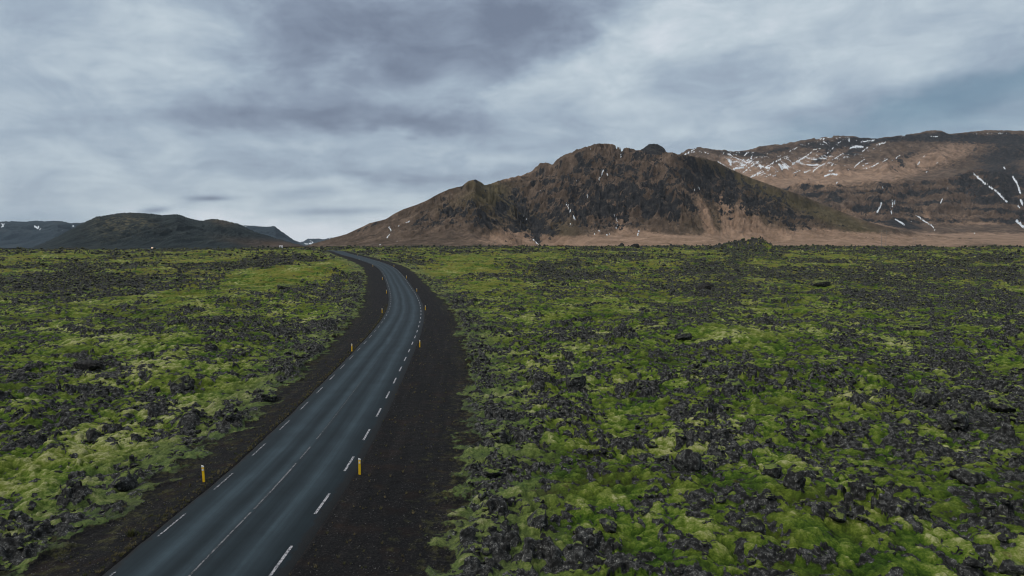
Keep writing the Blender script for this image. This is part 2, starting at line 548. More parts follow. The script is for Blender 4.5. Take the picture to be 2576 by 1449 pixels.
def bm_box(bm, x0, x1, y0, y1, z0, z1, bev=0.0):
    vs = [bm.verts.new((x, y, z)) for z in (z0, z1) for y in (y0, y1) for x in (x0, x1)]
    fs = [bm.faces.new([vs[i] for i in f]) for f in ((0, 2, 3, 1), (4, 5, 7, 6), (0, 1, 5, 4), (2, 6, 7, 3), (0, 4, 6, 2), (1, 3, 7, 5))]
    if bev:
        ed = {e for f in fs for e in f.edges}
        bmesh.ops.bevel(bm, geom=list(ed), offset=bev, segments=2, affect='EDGES')
    return bm

# ------------------------------------------------------------------ materials of the land
LICHEN = (0.28, 0.275, 0.255)
def rock_nodes(T, p, sc=1.0):
    n1 = T.noise(p, 3.2 * sc, 6, 0.65)
    n2 = T.noise(p, 16.0 * sc, 3, 0.6)
    col = T.ramp(n1, [(0.30, (0.005, 0.005, 0.0048)), (0.47, (0.018, 0.0182, 0.0174)), (0.60, (0.053, 0.053, 0.050)), (0.76, (0.155, 0.152, 0.140))])
    col = T.mix(T.m('MULTIPLY', T.step(n2, 0.54, 0.70), T.step(n1, 0.45, 0.62)), col, LICHEN)
    return col, n1, n2

def moss_nodes(T, p, tone):
    nf = T.noise(p, 9.0, 5, 0.68)
    nm = T.noise(p, 1.6, 4, 0.6)
    nb = T.noise(p, 0.22, 3, 0.5)
    v = T.m('MULTIPLY_ADD', T.m('SUBTRACT', nf, 0.5), 1.15, tone)
    v = T.m('MULTIPLY_ADD', T.m('SUBTRACT', nm, 0.5), 0.55, v)
    col = T.ramp(v, [(0.02, (0.009, 0.022, 0.003)), (0.34, (0.030, 0.061, 0.006)), (0.58, (0.074, 0.114, 0.012)), (0.80, (0.155, 0.180, 0.044)), (1.0, (0.30, 0.295, 0.14))])
    sy = T.n('SeparateXYZ')
    T.put(sy.inputs[0], p)
    yel = T.m('MULTIPLY', T.step(nb, 0.38, 0.62), T.m('MULTIPLY_ADD', T.step(sy.outputs[1], 60, 300), 0.60, 0.18))
    col = T.mix(yel, col, (0.140, 0.124, 0.022))
    br = T.step(T.noise(T.vm('ADD', p, (31.0, 7.0, 2.0)), 0.8, 4, 0.6), 0.63, 0.72)
    col = T.mix(T.m('MULTIPLY', br, 0.75), col, (0.042, 0.026, 0.010))
    return col, nf, nm

land_mat, T = material("moss_on_lava")
p = T.pos()
rock_c, rn1, rn2 = rock_nodes(T, p)
moss_c, mf, mm = moss_nodes(T, p, T.attr('tone'))
vg1 = T.noise(p, 9.0, 6, 0.7)
vg2 = T.noise(p, 0.55, 4, 0.6)
vg3 = T.noise(T.vm('ADD', p, (5.0, 9.0, 0.0)), 1.7, 5, 0.7)
grav = T.ramp(vg1, [(0.32, (0.003, 0.003, 0.0034)), (0.50, (0.0075, 0.0072, 0.0075)), (0.62, (0.018, 0.0165, 0.0155)), (0.74, (0.075, 0.07, 0.062))])
grav = T.mix(T.m('MULTIPLY', T.step(vg2, 0.50, 0.70), 0.6), grav, (0.018, 0.011, 0.008))
grav = T.mix(T.m('MULTIPLY', T.step(vg3, 0.64, 0.76), 0.75), grav, (0.062, 0.050, 0.026))
sq = T.n('SeparateXYZ')
T.put(sq.inputs[0], p)
cq = T.n('CombineXYZ')
T.put(cq.inputs[0], T.m('MULTIPLY', T.attr('across'), 1.5))
T.put(cq.inputs[1], T.m('MULTIPLY', sq.outputs[1], 0.07))
trk = T.noise(cq.outputs[0], 1.0, 4, 0.6)
frp = T.step(T.m('MULTIPLY_ADD', T.attr('fringe'), 0.13, vg3), 0.60, 0.76)
grav = T.mix(T.m('MULTIPLY', frp, 0.7), grav, T.ramp(vg1, [(0.35, (0.016, 0.018, 0.007)), (0.65, (0.065, 0.064, 0.026))]))
grav = T.mix(1.0, grav, T.ramp(trk, [(0.32, (0.72, 0.72, 0.74)), (0.5, (1.0, 0.98, 0.97)), (0.68, (1.5, 1.42, 1.36))]), 'MULTIPLY')
rfac = T.step(T.m('MULTIPLY_ADD', T.m('SUBTRACT', mf, 0.5), 0.9, T.attr('rock')), 0.35, 0.62)
moss_c = T.mix(T.m('MULTIPLY', T.attr('fringe'), 0.42), moss_c, T.ramp(mf, [(0.3, (0.045, 0.060, 0.030)), (0.6, (0.11, 0.125, 0.070))]))
col = T.mix(rfac, moss_c, rock_c)
vfac = T.step(T.m('MULTIPLY_ADD', T.m('SUBTRACT', vg3, 0.5), 1.3, T.m('MULTIPLY_ADD', T.m('SUBTRACT', vg1, 0.5), 0.9, T.attr('verge'))), 0.38, 0.62)
col = T.mix(vfac, col, grav)
bh = T.m('ADD', T.m('MULTIPLY', mf, 0.6), T.m('MULTIPLY', T.noise(p, 22.0, 3, 0.6), 0.4))
T.out(col, 0.92, T.bump(bh, 0.8, 0.12), 0.12)

rock_mat, T = material("lava_rock")
p = T.pos()
rock_c, rn1, rn2 = rock_nodes(T, p)
moss_c, mf, mm = moss_nodes(T, p, 0.62)
nz = T.n('SeparateXYZ')
T.put(nz.inputs[0], T.n('NewGeometry').outputs['Normal'])
mfac = T.step(T.m('MULTIPLY_ADD', T.m('SUBTRACT', mm, 0.5), 2.6, nz.outputs[2]), 0.72, 1.0)
T.out(T.mix(T.m('MULTIPLY', mfac, 0.85), rock_c, moss_c), 0.9, T.bump(T.m('ADD', rn1, T.m('MULTIPLY', rn2, 0.5)), 0.9, 0.09), 0.2)

dark_rock_mat, T = material("dark_lava_rock")
p = T.pos()
rock_c, rn1, rn2 = rock_nodes(T, p)
T.out(T.mix(1.0, rock_c, (0.55, 0.52, 0.50), 'MULTIPLY'), 0.9, T.bump(T.m('ADD', rn1, T.m('MULTIPLY', rn2, 0.5)), 0.9, 0.09), 0.2)

# ------------------------------------------------------------------ lava field
def polar(az0, az1, na, radii):
    a = np.linspace(R(az0), R(az1), na)
    rr, aa = np.meshgrid(radii, a, indexing='ij')
    return rr * np.sin(aa), rr * np.cos(aa)

radii = [17.0]
while radii[-1] < 1010:
    r_ = radii[-1]
    radii.append(r_ * (1 + (0.0015 if r_ < 90 else 0.0015 + 0.0026 * min(1, (r_ - 90) / 500))))
NA = 1560
lx, ly = polar(-46, 46, NA, np.array(radii))
lz, lrock, lverge, ltone, lcov, lm, lu, le = field_big(lx, ly)
lava = structure(np_mesh("lava_field", np.stack([lx.ravel(), ly.ravel(), lz], -1), grid_quads(len(radii), NA), mat=land_mat,
                         attrs={'rock': lrock, 'verge': lverge, 'tone': ltone, 'across': np.clip(lu, -15, 15), 'fringe': sstep(le, -3.5, 0.3) * (1 - sstep(le, 2.0, 8.0))}))
print("lava verts", len(lz))

# ------------------------------------------------------------------ plain round and behind it
plain_mat, T = material("dry_grass_plain")
p = T.pos()
sp = T.vm('MULTIPLY', p, (0.4, 1.0, 1.0))
n1 = T.noise(sp, 0.012, 5, 0.6)
n2 = T.noise(p, 0.05, 5, 0.65)
pc = T.ramp(T.m('MULTIPLY_ADD', T.m('SUBTRACT', n2, 0.5), 0.7, n1), [(0.25, (0.09, 0.063, 0.042)), (0.45, (0.21, 0.135, 0.09)), (0.6, (0.32, 0.21, 0.145)), (0.8, (0.38, 0.26, 0.18))])
yv = T.n('SeparateXYZ')
T.put(yv.inputs[0], p)
leftw = T.step(T.m('SUBTRACT', T.m('MULTIPLY', yv.outputs[1], -0.22), yv.outputs[0]), -150, 150)
pc = T.mix(leftw, pc, T.ramp(n2, [(0.35, (0.022, 0.022, 0.020)), (0.6, (0.05, 0.052, 0.028))]))
T.out(pc, 0.95, None, 0.1)

pr = np.concatenate([np.linspace(2, 900, 30), np.linspace(930, 3000, 60), np.geomspace(3050, 24000, 30)])
pa = np.linspace(-math.pi, math.pi, 361)
rr, aa = np.meshgrid(pr, pa, indexing='ij')
gx, gy = rr * np.sin(aa), rr * np.cos(aa)
dpt = np.maximum(gy, 1.0)
pxx = np.where(np.abs(aa) < R(60), CX + FPX * gx / dpt, np.where(aa > 0, 3000, -500))
row = np.interp(pxx, EDGE_X, EDGE_Y)
zfar = EYE - (row - HY) / FPX * np.where(np.abs(aa) < R(60), gy, rr * 0.5)
zz = np.where(rr < 915, -3.5 + rise(gx, np.clip(gy, 1, 900)), zfar - 2.0 + 1.2 * fbm(gx / 160, gy / 160, 301, 3))
zz = np.maximum(zz, -40)
structure(np_mesh("plain", np.stack([gx, gy, zz], -1).reshape(-1, 3), grid_quads(len(pr), len(pa)), mat=plain_mat))

# ------------------------------------------------------------------ mountains
MX, MY = 0.3646, 0.3646
def z3(x, y): return (x * .3646 + 737.9, y * .3646 + 308.6)
def z4(x, y): return (x * .3646 + 1636.8, y * .3646 + 295.2)
def z1(x, y): return (x * .25, y * .25 + 509.8)
def z2(x, y): return (x * .25 + 603.7, y * .25 + 509.8)

def project(x, y, z):
    v = z - EYE
    cp, sp_ = math.cos(PITCH), math.sin(PITCH)
    dep = y * cp - v * sp_
    up = y * sp_ + v * cp
    return CX + FPX * x / dep, 724.5 - FPX * up / dep

def sky_z(px, py, depth):
    """height of a point seen at photo row py at that forward depth"""
    k = -(py - 724.5) / FPX
    cp, sp_ = math.cos(PITCH), math.sin(PITCH)
    return EYE + depth * (k * cp - sp_) / (cp + k * sp_)

def mountain_grid(x0, x1, nc, d0, d1, nr, power=1.0):
    """columns by bearing (photo columns x0..x1), rows by forward depth"""
    px = np.linspace(x0, x1, nc)
    t = np.linspace(0, 1, nr) ** power
    dd, pp = np.meshgrid(d0 + (d1 - d0) * t, px, indexing='ij')
    return (pp - CX) / FPX * dd, dd, pp

def pts(l):
    l = np.array(l, float)
    return l[:, 0], l[:, 1]

def polyline_d(px, py, line):
    d = np.full(px.shape, 1e9)
    for (x0, y0), (x1, y1) in zip(line[:-1], line[1:]):
        vx, vy = x1 - x0, y1 - y0
        t = np.clip(((px - x0) * vx + (py - y0) * vy) / (vx * vx + vy * vy + 1e-9), 0, 1)
        d = np.minimum(d, np.hypot(px - x0 - t * vx, py - y0 - t * vy))
    return d

def blob_sum(px, py, lst):
    s = np.zeros(px.shape)
    for (x, y, rx, ry, rot, a) in lst:
        c, s_ = math.cos(R(rot)), math.sin(R(rot))
        ux, uy = ((px - x) * c + (py - y) * s_) / rx, (-(px - x) * s_ + (py - y) * c) / ry
        s += a * np.exp(-ux * ux - uy * uy)
    return s

def erode(zfun, x0, x1, y0, y1, cell, steps, k, protect, seed, diff=0.06):
    """running water cuts branching gullies into the land zfun(x, y); returns a sampler of what it took away and of the streams"""
    nx, ny = int((x1 - x0) / cell) + 1, int((y1 - y0) / cell) + 1
    X, Y = np.meshgrid(np.linspace(x0, x1, nx), np.linspace(y0, y1, ny))
    z0 = zfun(X, Y)
    z = z0 + fbm(X / (cell * 5), Y / (cell * 5), seed, 3) * cell * 0.35
    prot = protect(X, Y)
    A = np.ones_like(z)
    N8 = [(dx, dy) for dx in (-1, 0, 1) for dy in (-1, 0, 1) if dx or dy]
    def sh(a, dx, dy, fill):
        b_ = np.full_like(a, fill)
        b_[max(0, -dy):ny - max(0, dy), max(0, -dx):nx - max(0, dx)] = a[max(0, dy):ny - max(0, -dy), max(0, dx):nx - max(0, -dx)]
        return b_
    for it in range(steps):
        W = []
        smax = np.zeros_like(z)
        for dx, dy in N8:
            dist_ = cell * math.hypot(dx, dy)
            sl = np.maximum((z - sh(z, dx, dy, 1e9)) / dist_, 0)
            smax = np.maximum(smax, sl)
            W.append(sl ** 3)
        tot = sum(W) + 1e-12
        W = [w / tot for w in W]
        for _ in range(90 if it == 0 else 22):
            B = np.ones_like(z)
            for (dx, dy), w in zip(N8, W):
                B += sh(A * w, -dx, -dy, 0.0)
            A = np.minimum(B, 4000)
        z = z - prot * np.minimum(k * np.sqrt(A) * smax * cell * 0.1, 0.25 * smax * cell)
        avg = (sh(z, 1, 0, 0) + sh(z, -1, 0, 0) + sh(z, 0, 1, 0) + sh(z, 0, -1, 0)) / 4
        inn = np.zeros_like(z)
        inn[1:-1, 1:-1] = 1
        z = z + inn * diff * (avg - z) * prot
    dz, la = z - z0, np.log(A)
    def bil(a, xq, yq):
        fx, fy = np.clip((xq - x0) / (x1 - x0) * (nx - 1), 0, nx - 1.001), np.clip((yq - y0) / (y1 - y0) * (ny - 1), 0, ny - 1.001)
        ix, iy = fx.astype(int), fy.astype(int)
        fx, fy = fx - ix, fy - iy
        return (a[iy, ix] * (1 - fx) + a[iy, ix + 1] * fx) * (1 - fy) + (a[iy + 1, ix] * (1 - fx) + a[iy + 1, ix + 1] * fx) * fy
    edge_ = lambda xq, yq: ((xq >= x0) & (xq <= x1) & (yq >= y0) & (yq <= y1)).astype(float)
    return (lambda xq, yq: bil(dz, xq, yq) * edge_(xq, yq)), (lambda xq, yq: bil(la, xq, yq))

slope_mat, T = material("mountain_slope")
p = T.pos()
n1 = T.noise(T.vm('MULTIPLY', p, (1.0, 0.8, 0.8)), 0.020, 7, 0.68)
n2 = T.noise(p, 0.055, 6, 0.68)
ground_c = T.ramp(T.m('MULTIPLY_ADD', T.m('SUBTRACT', n2, 0.5), 0.5, n1), [(0.30, (0.042, 0.030, 0.023)), (0.5, (0.094, 0.066, 0.049)), (0.70, (0.18, 0.126, 0.092))])
green_c = T.ramp(n1, [(0.35, (0.050, 0.042, 0.020)), (0.65, (0.100, 0.084, 0.042))])
c1 = T.mix(T.m('MULTIPLY', T.attr('green'), 0.8), ground_c, green_c)
tan_c = T.ramp(n1, [(0.3, (0.13, 0.085, 0.057)), (0.7, (0.36, 0.240, 0.165))])
tfac = T.step(T.m('MULTIPLY_ADD', T.m('SUBTRACT', n2, 0.5), 0.9, T.attr('tan')), 0.22, 0.78)
c1 = T.mix(tfac, c1, tan_c)
rk_c = T.ramp(n2, [(0.32, (0.009, 0.011, 0.013)), (0.52, (0.026, 0.026, 0.027)), (0.66, (0.060, 0.050, 0.043)), (0.8, (0.085, 0.066, 0.052))])
n3 = T.noise(p, 0.10, 6, 0.7)
rfac = T.step(T.m('MULTIPLY_ADD', T.m('SUBTRACT', n3, 0.5), 1.0, T.m('MULTIPLY_ADD', T.m('SUBTRACT', n1, 0.5), 1.5, T.attr('rock'))), 0.46, 0.62)
c1 = T.mix(rfac, c1, rk_c)
bh = T.m('ADD', T.m('MULTIPLY', n1, 1.0), T.m('MULTIPLY', T.noise(p, 0.13, 5, 0.65), 0.35))
T.out(c1, 0.95, T.bump(bh, 0.85, 16.0), 0.08)

snow_mat, T = material("snow")
T.out(T.ramp(T.noise(T.pos(), 0.05, 3), [(0.3, (0.46, 0.49, 0.52)), (0.7, (0.70, 0.72, 0.74))]), 0.6, None, 0.3)

def snow_sheet(name, V, f, thick, nr, nc, label=None):
    """snow lying on a slope: the surface under it lifted by its depth, thinning out and dipping into the slope at the edge"""
    q = grid_quads(nr, nc)
    f = f.ravel()
    q = q[(f[q] > 0).any(1)]
    ids, inv = np.unique(q, return_inverse=True)
    top = V.reshape(-1, 3)[ids].copy()
    top[:, 2] += np.clip(f[ids] / 0.9, -1, 1) * thick
    o = np_mesh(name, top, inv.reshape(-1, 4), mat=snow_mat)
    return stuff(o, label, 'snow') if label else o

SNOW_B = [  # lines of snow read off the photo (points, half width)
    ([z3(2140, 325), z3(2125, 365), z3(2100, 405)], 2.2), ([z3(2168, 350), z3(2166, 362)], 2.0), ([z3(2035, 495), z3(2025, 515)], 2.2), ([z3(1880, 555), z3(1912, 618)], 1.8), ([z3(1932, 648), z3(1945, 670)], 2.4),
    ([z3(1900, 702), z3(1912, 700)], 2.4), ([z3(1405, 518), z3(1415, 520)], 2.0), ([z3(1590, 640), z3(1610, 668)], 1.6), ([z3(1650, 800), z3(1695, 845)], 1.6), ([z3(2215, 640), z3(2240, 690), z3(2228, 728)], 1.3), ([z3(2110, 748), z3(2115, 750)], 2.2), ([z3(2160, 775), z3(2180, 768)], 1.6),
    ([z3(2385, 745), z3(2375, 775)], 2.2), ([z3(2075, 765), z3(2080, 770)], 1.4), ([z3(2050, 180), z3(2070, 180)], 1.8), ([z3(2110, 155), z3(2180, 160)], 1.4), ([z3(2230, 170), z3(2300, 190), z3(2340, 190)], 2.0), ([z3(2262, 215), z3(2260, 240)], 1.6), ([z3(2470, 190), z3(2490, 206)], 2.6),
    ([z4(330, 488), z4(338, 495)], 2.6), ([z4(345, 455), z4(348, 460)], 1.6), ([z4(300, 500), z4(303, 503)], 1.2), ([z3(1700, 468), z3(1710, 478)], 1.4), ([z3(1952, 398), z3(1956, 402)], 1.4), ([z3(2420, 208), z3(2560, 212)], 1.0)]
SNOW_A = [([z3(660, 718), z3(675, 748)], 1.8), ([z3(668, 765), z3(645, 795)], 1.8), ([z3(778, 690), z3(815, 672)], 1.8), ([z3(722, 715), z3(730, 710)], 1.4), ([z3(598, 842), z3(603, 844)], 1.4), ([z3(716, 820), z3(722, 818)], 1.2)]
def snow_mask(P, Q, lines, seed, ok):
    """how far inside a patch of snow (photo pixels), below 0 outside"""
    nz_ = fbm(P / 3.2, Q / 3.2, seed, 3) * 1.5 - 0.15
    f = np.full(P.shape, -9.0)
    for l, w in lines:
        f = np.maximum(f, w * np.where(w >= 2.5, 0.72 + 0.40 * nz_, 0.58 + 0.65 * nz_) - polyline_d(P, Q, l))
    return np.where(ok, f, -9.0)
# ---- main mountain: a near left shoulder (A) in front of the main ridge (B)
sky_B = [(700, 622), (771, 619.5), (880, 600), (1000, 566), (1100, 520), (1212, 470), (1241, 462)] + [z3(*q) for q in [(1410, 408), (1500, 385), (1600, 360), (1640, 345), (1700, 290), (1740, 287), (1790, 295), (1840, 250), (1880, 232), (1920, 210), (1990, 185), (2020, 178), (2060, 165), (2100, 152), (2180, 158), (2250, 180), (2320, 190), (2380, 198), (2450, 215), (2560, 215)]] + [z4(*q) for q in [(95, 252), (180, 257), (250, 270), (350, 285), (440, 310), (520, 350), (600, 390), (700, 430), (800, 465), (900, 500), (1000, 530), (1100, 570), (1200, 610), (1300, 650), (1400, 690), (1500, 725), (1600, 752)]] + [(2300, 588), (2400, 598), (2560, 606)]
sky_A = [(700, 624)] + [z3(*q) for q in [(90, 850), (250, 805), (370, 770), (480, 720), (530, 695), (640, 668), (700, 630), (760, 600), (850, 570), (930, 535), (1000, 495), (1080, 460), (1170, 438), (1210, 405), (1260, 396), (1300, 418), (1340, 452), (1400, 500), (1480, 570), (1560, 640), (1640, 715), (1700, 775), (1740, 830)]] + [(1400, 622), (1450, 640)]
DB, DA, D0 = 3000.0, 2550.0, 1500.0
x, y, px = mountain_grid(700, 2560, 1250, D0, 3900, 420)
warp = fbm(x / 260, y / 260, 401, 3)

def shell(px, y, sky, ridge_d, base_d, base_row, pw, foot, back):
    sx_, sy_ = pts(sky)
    top = np.interp(px, sx_, sy_)
    zt = sky_z(px, top, ridge_d)
    zb = sky_z(px, np.full_like(px, base_row), base_d)
    t = np.clip((y - base_d) / (ridge_d - base_d), 0, 1)
    pr_ = foot * t + (1 - foot) * t ** pw
    z = zb + (zt - zb) * pr_
    over = np.maximum(y - ridge_d, 0)
    return z - over * back, t, zt - zb

def wob_B(px):
    return 120 * np.sin(px / 97.0) + 70 * np.sin(px / 41.0 + 1.0) * (px > 1250)

RAVINE = [(1290, 490), (1345, 560), (1376, 618)]
def main_form(x, y):
    px = CX + FPX * x / y
    zB, tB, hB = shell(px, y, sky_B, DB + wob_B(px), 1620.0, 620.0, 2.1, 0.10, 0.55)
    zA, tA, hA = shell(px, y, sky_A, DA + 0.25 * (px - 1200), 1560.0, 621.0, 1.8, 0.18, 0.9)
    isA = zA > zB
    z = np.maximum(zA, zB)
    t, hh = np.where(isA, tA, tB), np.where(isA, hA, hB)
    cliff = sstep(t, 0.30, 0.55) * (1 - sstep(t, 0.97, 1.0))
    env = np.clip(hh / 250, 0.05, 1.2)
    rav = polyline_d(px, project(x, y, z)[1], RAVINE)
    z = z - 30 * np.exp(-(rav / 11) ** 2) * (~isA) * np.clip(t * 5, 0, 1)
    wx_ = 40 * fbm(x / 130, y / 130, 410, 3)
    crag = ridged((x + wx_) / 150, (y - wx_) / 150, 403, 4, 0.55)
    body = fbm((x + wx_) / 380, y / 380, 404, 2)
    z = z + env * (crag * 30 * cliff * (1 - sstep(t, 0.80, 0.97)) + body * 26 * np.sin(np.pi * np.clip(t, 0, 1)) * (1 - sstep(t, 0.75, 0.95)))
    z = z + cliff * env * 5.0 * np.sin(2 * np.pi * (z / 46.0 + 0.9 * fbm(x / 300, y / 300, 401, 3)))
    return z, t, hh, isA, cliff, rav, px

def main_keep(x, y):
    px = CX + FPX * x / y
    zB = shell(px, y, sky_B, DB + wob_B(px), 1620.0, 620.0, 2.1, 0.10, 0.55)[0]
    zA = shell(px, y, sky_A, DA + 0.25 * (px - 1200), 1560.0, 621.0, 1.8, 0.18, 0.9)[0]
    rd = np.where(zA > zB, DA + 0.25 * (px - 1200), DB + wob_B(px))
    return (1 - np.exp(-((y - rd) / 70) ** 2)) * sstep(y, 1560, 1800)

cut, stream = erode(lambda X, Y: main_form(X, Y)[0], -1150, 2300, 1520, 3500, 8.0, 46, 1.0, main_keep, 415)
warp = fbm(x / 260, y / 260, 401, 3)
z, t, hh, isA, cliff, ravine, _ = main_form(x, y)
took = cut(x, y)
flow = stream(x, y)
z = z + took
ridge_wob = wob_B(px)
fine = ridged(x / 42 + warp, y / 42, 405, 4, 0.6)
z = z + np.clip(hh / 250, 0.05, 1.2) * (fine * 11 * (0.10 + 0.85 * cliff) + fbm(x / 16, y / 16, 406, 3) * 1.6)
jag = ridged(px / 15.0, px * 0 + 3.3, 407, 3) * 1.4 + ridged(px / 31.0, px * 0 + 1.3, 408, 2) * 1.0
jag = jag * np.interp(px, [700, 1100, 1180, 1300, 1400, 1680, 1800, 2100], [0.1, 0.25, 0.5, 0.9, 2.2, 1.6, 0.8, 0.2])
crest = np.exp(-((y - np.where(isA, DA + 0.25 * (px - 1200), DB + ridge_wob)) / 50) ** 2)
z = z + crest * (4.0 + 1.8 * jag)
skyrow = np.minimum(np.interp(px, *pts(sky_A)), np.interp(px, *pts(sky_B)))
z = np.minimum(z, sky_z(px, skyrow - jag - 0.3, y))       # nothing stands above the crest line
gul = np.clip((flow - 2.2) / 2.5, 0, 1)                  # beds of the gullies
def snow_fill(x, y, z, lines, seed):
    P, Q = project(x, y, z)
    f = snow_mask(P, Q, lines, seed, np.ones(P.shape, bool))
    zs = z.copy()
    for ax, n in ((0, 17), (1, 19), (0, 17), (1, 13), (0, 11)):
        pad = np.pad(zs, [(n // 2, n // 2) if a_ == ax else (0, 0) for a_ in (0, 1)], mode='edge')
        cs_ = np.cumsum(pad, axis=ax)
        cs_ = np.concatenate([np.zeros_like(np.take(cs_, [0], ax)), cs_], ax)
        m_ = zs.shape[ax]
        zs = (np.take(cs_, np.arange(n, n + m_), ax) - np.take(cs_, np.arange(0, m_), ax)) / n
    w = sstep(f, -2.5, 0.5)
    return z * (1 - w) + zs * w
z = snow_fill(x, y, z, SNOW_B + SNOW_A, 421)
P_, Q_ = project(x, y, z)
dark = [(1190, 540, 100, 36, -5, .75), (1080, 560, 60, 16, -25, .5), (1290, 560, 60, 36, 40, .35), (1345, 575, 40, 60, 45, .6), (1385, 590, 25, 30, 0, .6), (1450, 520, 110, 80, 30, .5), (1420, 440, 60, 25, -20, .3),
        (1560, 520, 120, 60, 0, .65), (1640, 470, 140, 60, 20, .6), (1760, 440, 80, 40, 30, .75), (1850, 470, 80, 40, 30, .6), (1930, 520, 90, 30, 25, .7), (2000, 545, 60, 26, 30, .55), (1500, 400, 120, 16, -20, .3), (1620, 375, 50, 12, 0, .6), (1690, 530, 60, 26, 0, .25)]
tans = [(1320, 600, 90, 22, 10, .75), (1240, 605, 100, 14, 0, .25), (1430, 612, 80, 10, 0, .6), (1600, 604, 260, 14, 0, .95), (1560, 560, 18, 50, 5, .45), (1600, 590, 60, 24, 0, .5), (1780, 560, 14, 74, -20, 1.0), (1830, 550, 20, 74, -12, 1.0), (1870, 560, 18, 64, -10, .8), (1905, 570, 14, 50, -8, .6), (1930, 590, 50, 30, -10, .55),
        (1990, 600, 200, 18, 0, .9), (2200, 606, 260, 18, 0, 1.0), (2080, 590, 80, 16, 20, .4), (1290, 448, 60, 10, -15, .5), (1500, 575, 30, 30, 0, .25), (1900, 610, 500, 8, 0, .6), (960, 600, 120, 10, -10, .1)]
greens = [(1240, 500, 60, 50, 45, .8), (1330, 560, 70, 26, 45, .8), (1200, 462, 40, 10, 0, .7), (1850, 445, 120, 14, 25, .9), (2020, 515, 130, 18, 22, .9), (2130, 560, 120, 20, 20, .7), (1420, 580, 40, 40, 0, .5), (1180, 500, 90, 20, -20, .4), (1850, 560, 120, 50, 0, .35)]
steep = sstep(np.abs(np.gradient(z, axis=0) / (np.gradient(y, axis=0) + 1e-6)), 0.45, 1.1)
rock = np.clip(0.69 * blob_sum(P_, Q_, dark) + 0.60 * fbm(x / 55, y / 55, 413, 4) * cliff + 0.5 * np.exp(-(ravine / 12) ** 2) * (~isA) + 0.22 * (steep - 0.4) + 0.10 * gul * cliff + 0.10 * fine * cliff - 0.04, 0, 1.2) * sstep(t, 0.12, 0.4)
stripes = 0.5 + 0.5 * ridged(px / 15.0 + 1.8 * warp + 0.5 * fbm(px / 30, y / 200, 412, 2), t * 2.0, 411, 3)
tan = np.clip(blob_sum(P_, Q_, tans) * (0.55 + 0.6 * stripes) + 0.75 * (1 - sstep(t, 0.10, 0.36)) * sstep(px, 1330, 1480), 0, 1.1)
green = np.clip(blob_sum(P_, Q_, greens) + 0.1, 0, 1)
V = np.stack([x, y, z], -1)
structure(np_mesh("mountain", V.reshape(-1, 3), grid_quads(*x.shape), mat=slope_mat, attrs={'rock': rock, 'tan': tan, 'green': green}))

mk = np.maximum(snow_mask(P_, Q_, SNOW_B, 421, (~isA) & (y < DB + ridge_wob + 40)), snow_mask(P_, Q_, SNOW_A, 422, isA & (y < DA + 60)))
mk = np.where(Q_ > skyrow + 2.5, mk, -9.0)
snow_sheet("snow", V, mk, 1.6, *x.shape, label="small white snow patches in the gullies of the nearer brown mountain")

# ---- dark crag behind the main crest
cg = mountain_grid(1596, 1690, 120, 3080, 3320, 60)
cs = [(1596, 392), (1606, 379), (1616, 374), (1624, 367), (1631, 362), (1640, 363), (1648, 363), (1656, 366), (1664, 372), (1670, 379), (1674, 392), (1690, 400)]
zc, tc, hc = shell(cg[2], cg[1], cs, 3200 + 0 * cg[1], 3080.0, 400.0, 0.8, 0.3, 1.2)
zc = zc + ridged(cg[0] / 16, cg[1] / 22, 431, 3) * 3.0 * np.clip(tc * 2, 0, 1)
structure(np_mesh("crag", np.stack([cg[0], cg[1], zc], -1).reshape(-1, 3), grid_quads(*cg[0].shape), mat=slope_mat,
                  attrs={'rock': np.ones(zc.size), 'tan': np.zeros(zc.size), 'green': np.zeros(zc.size)}))

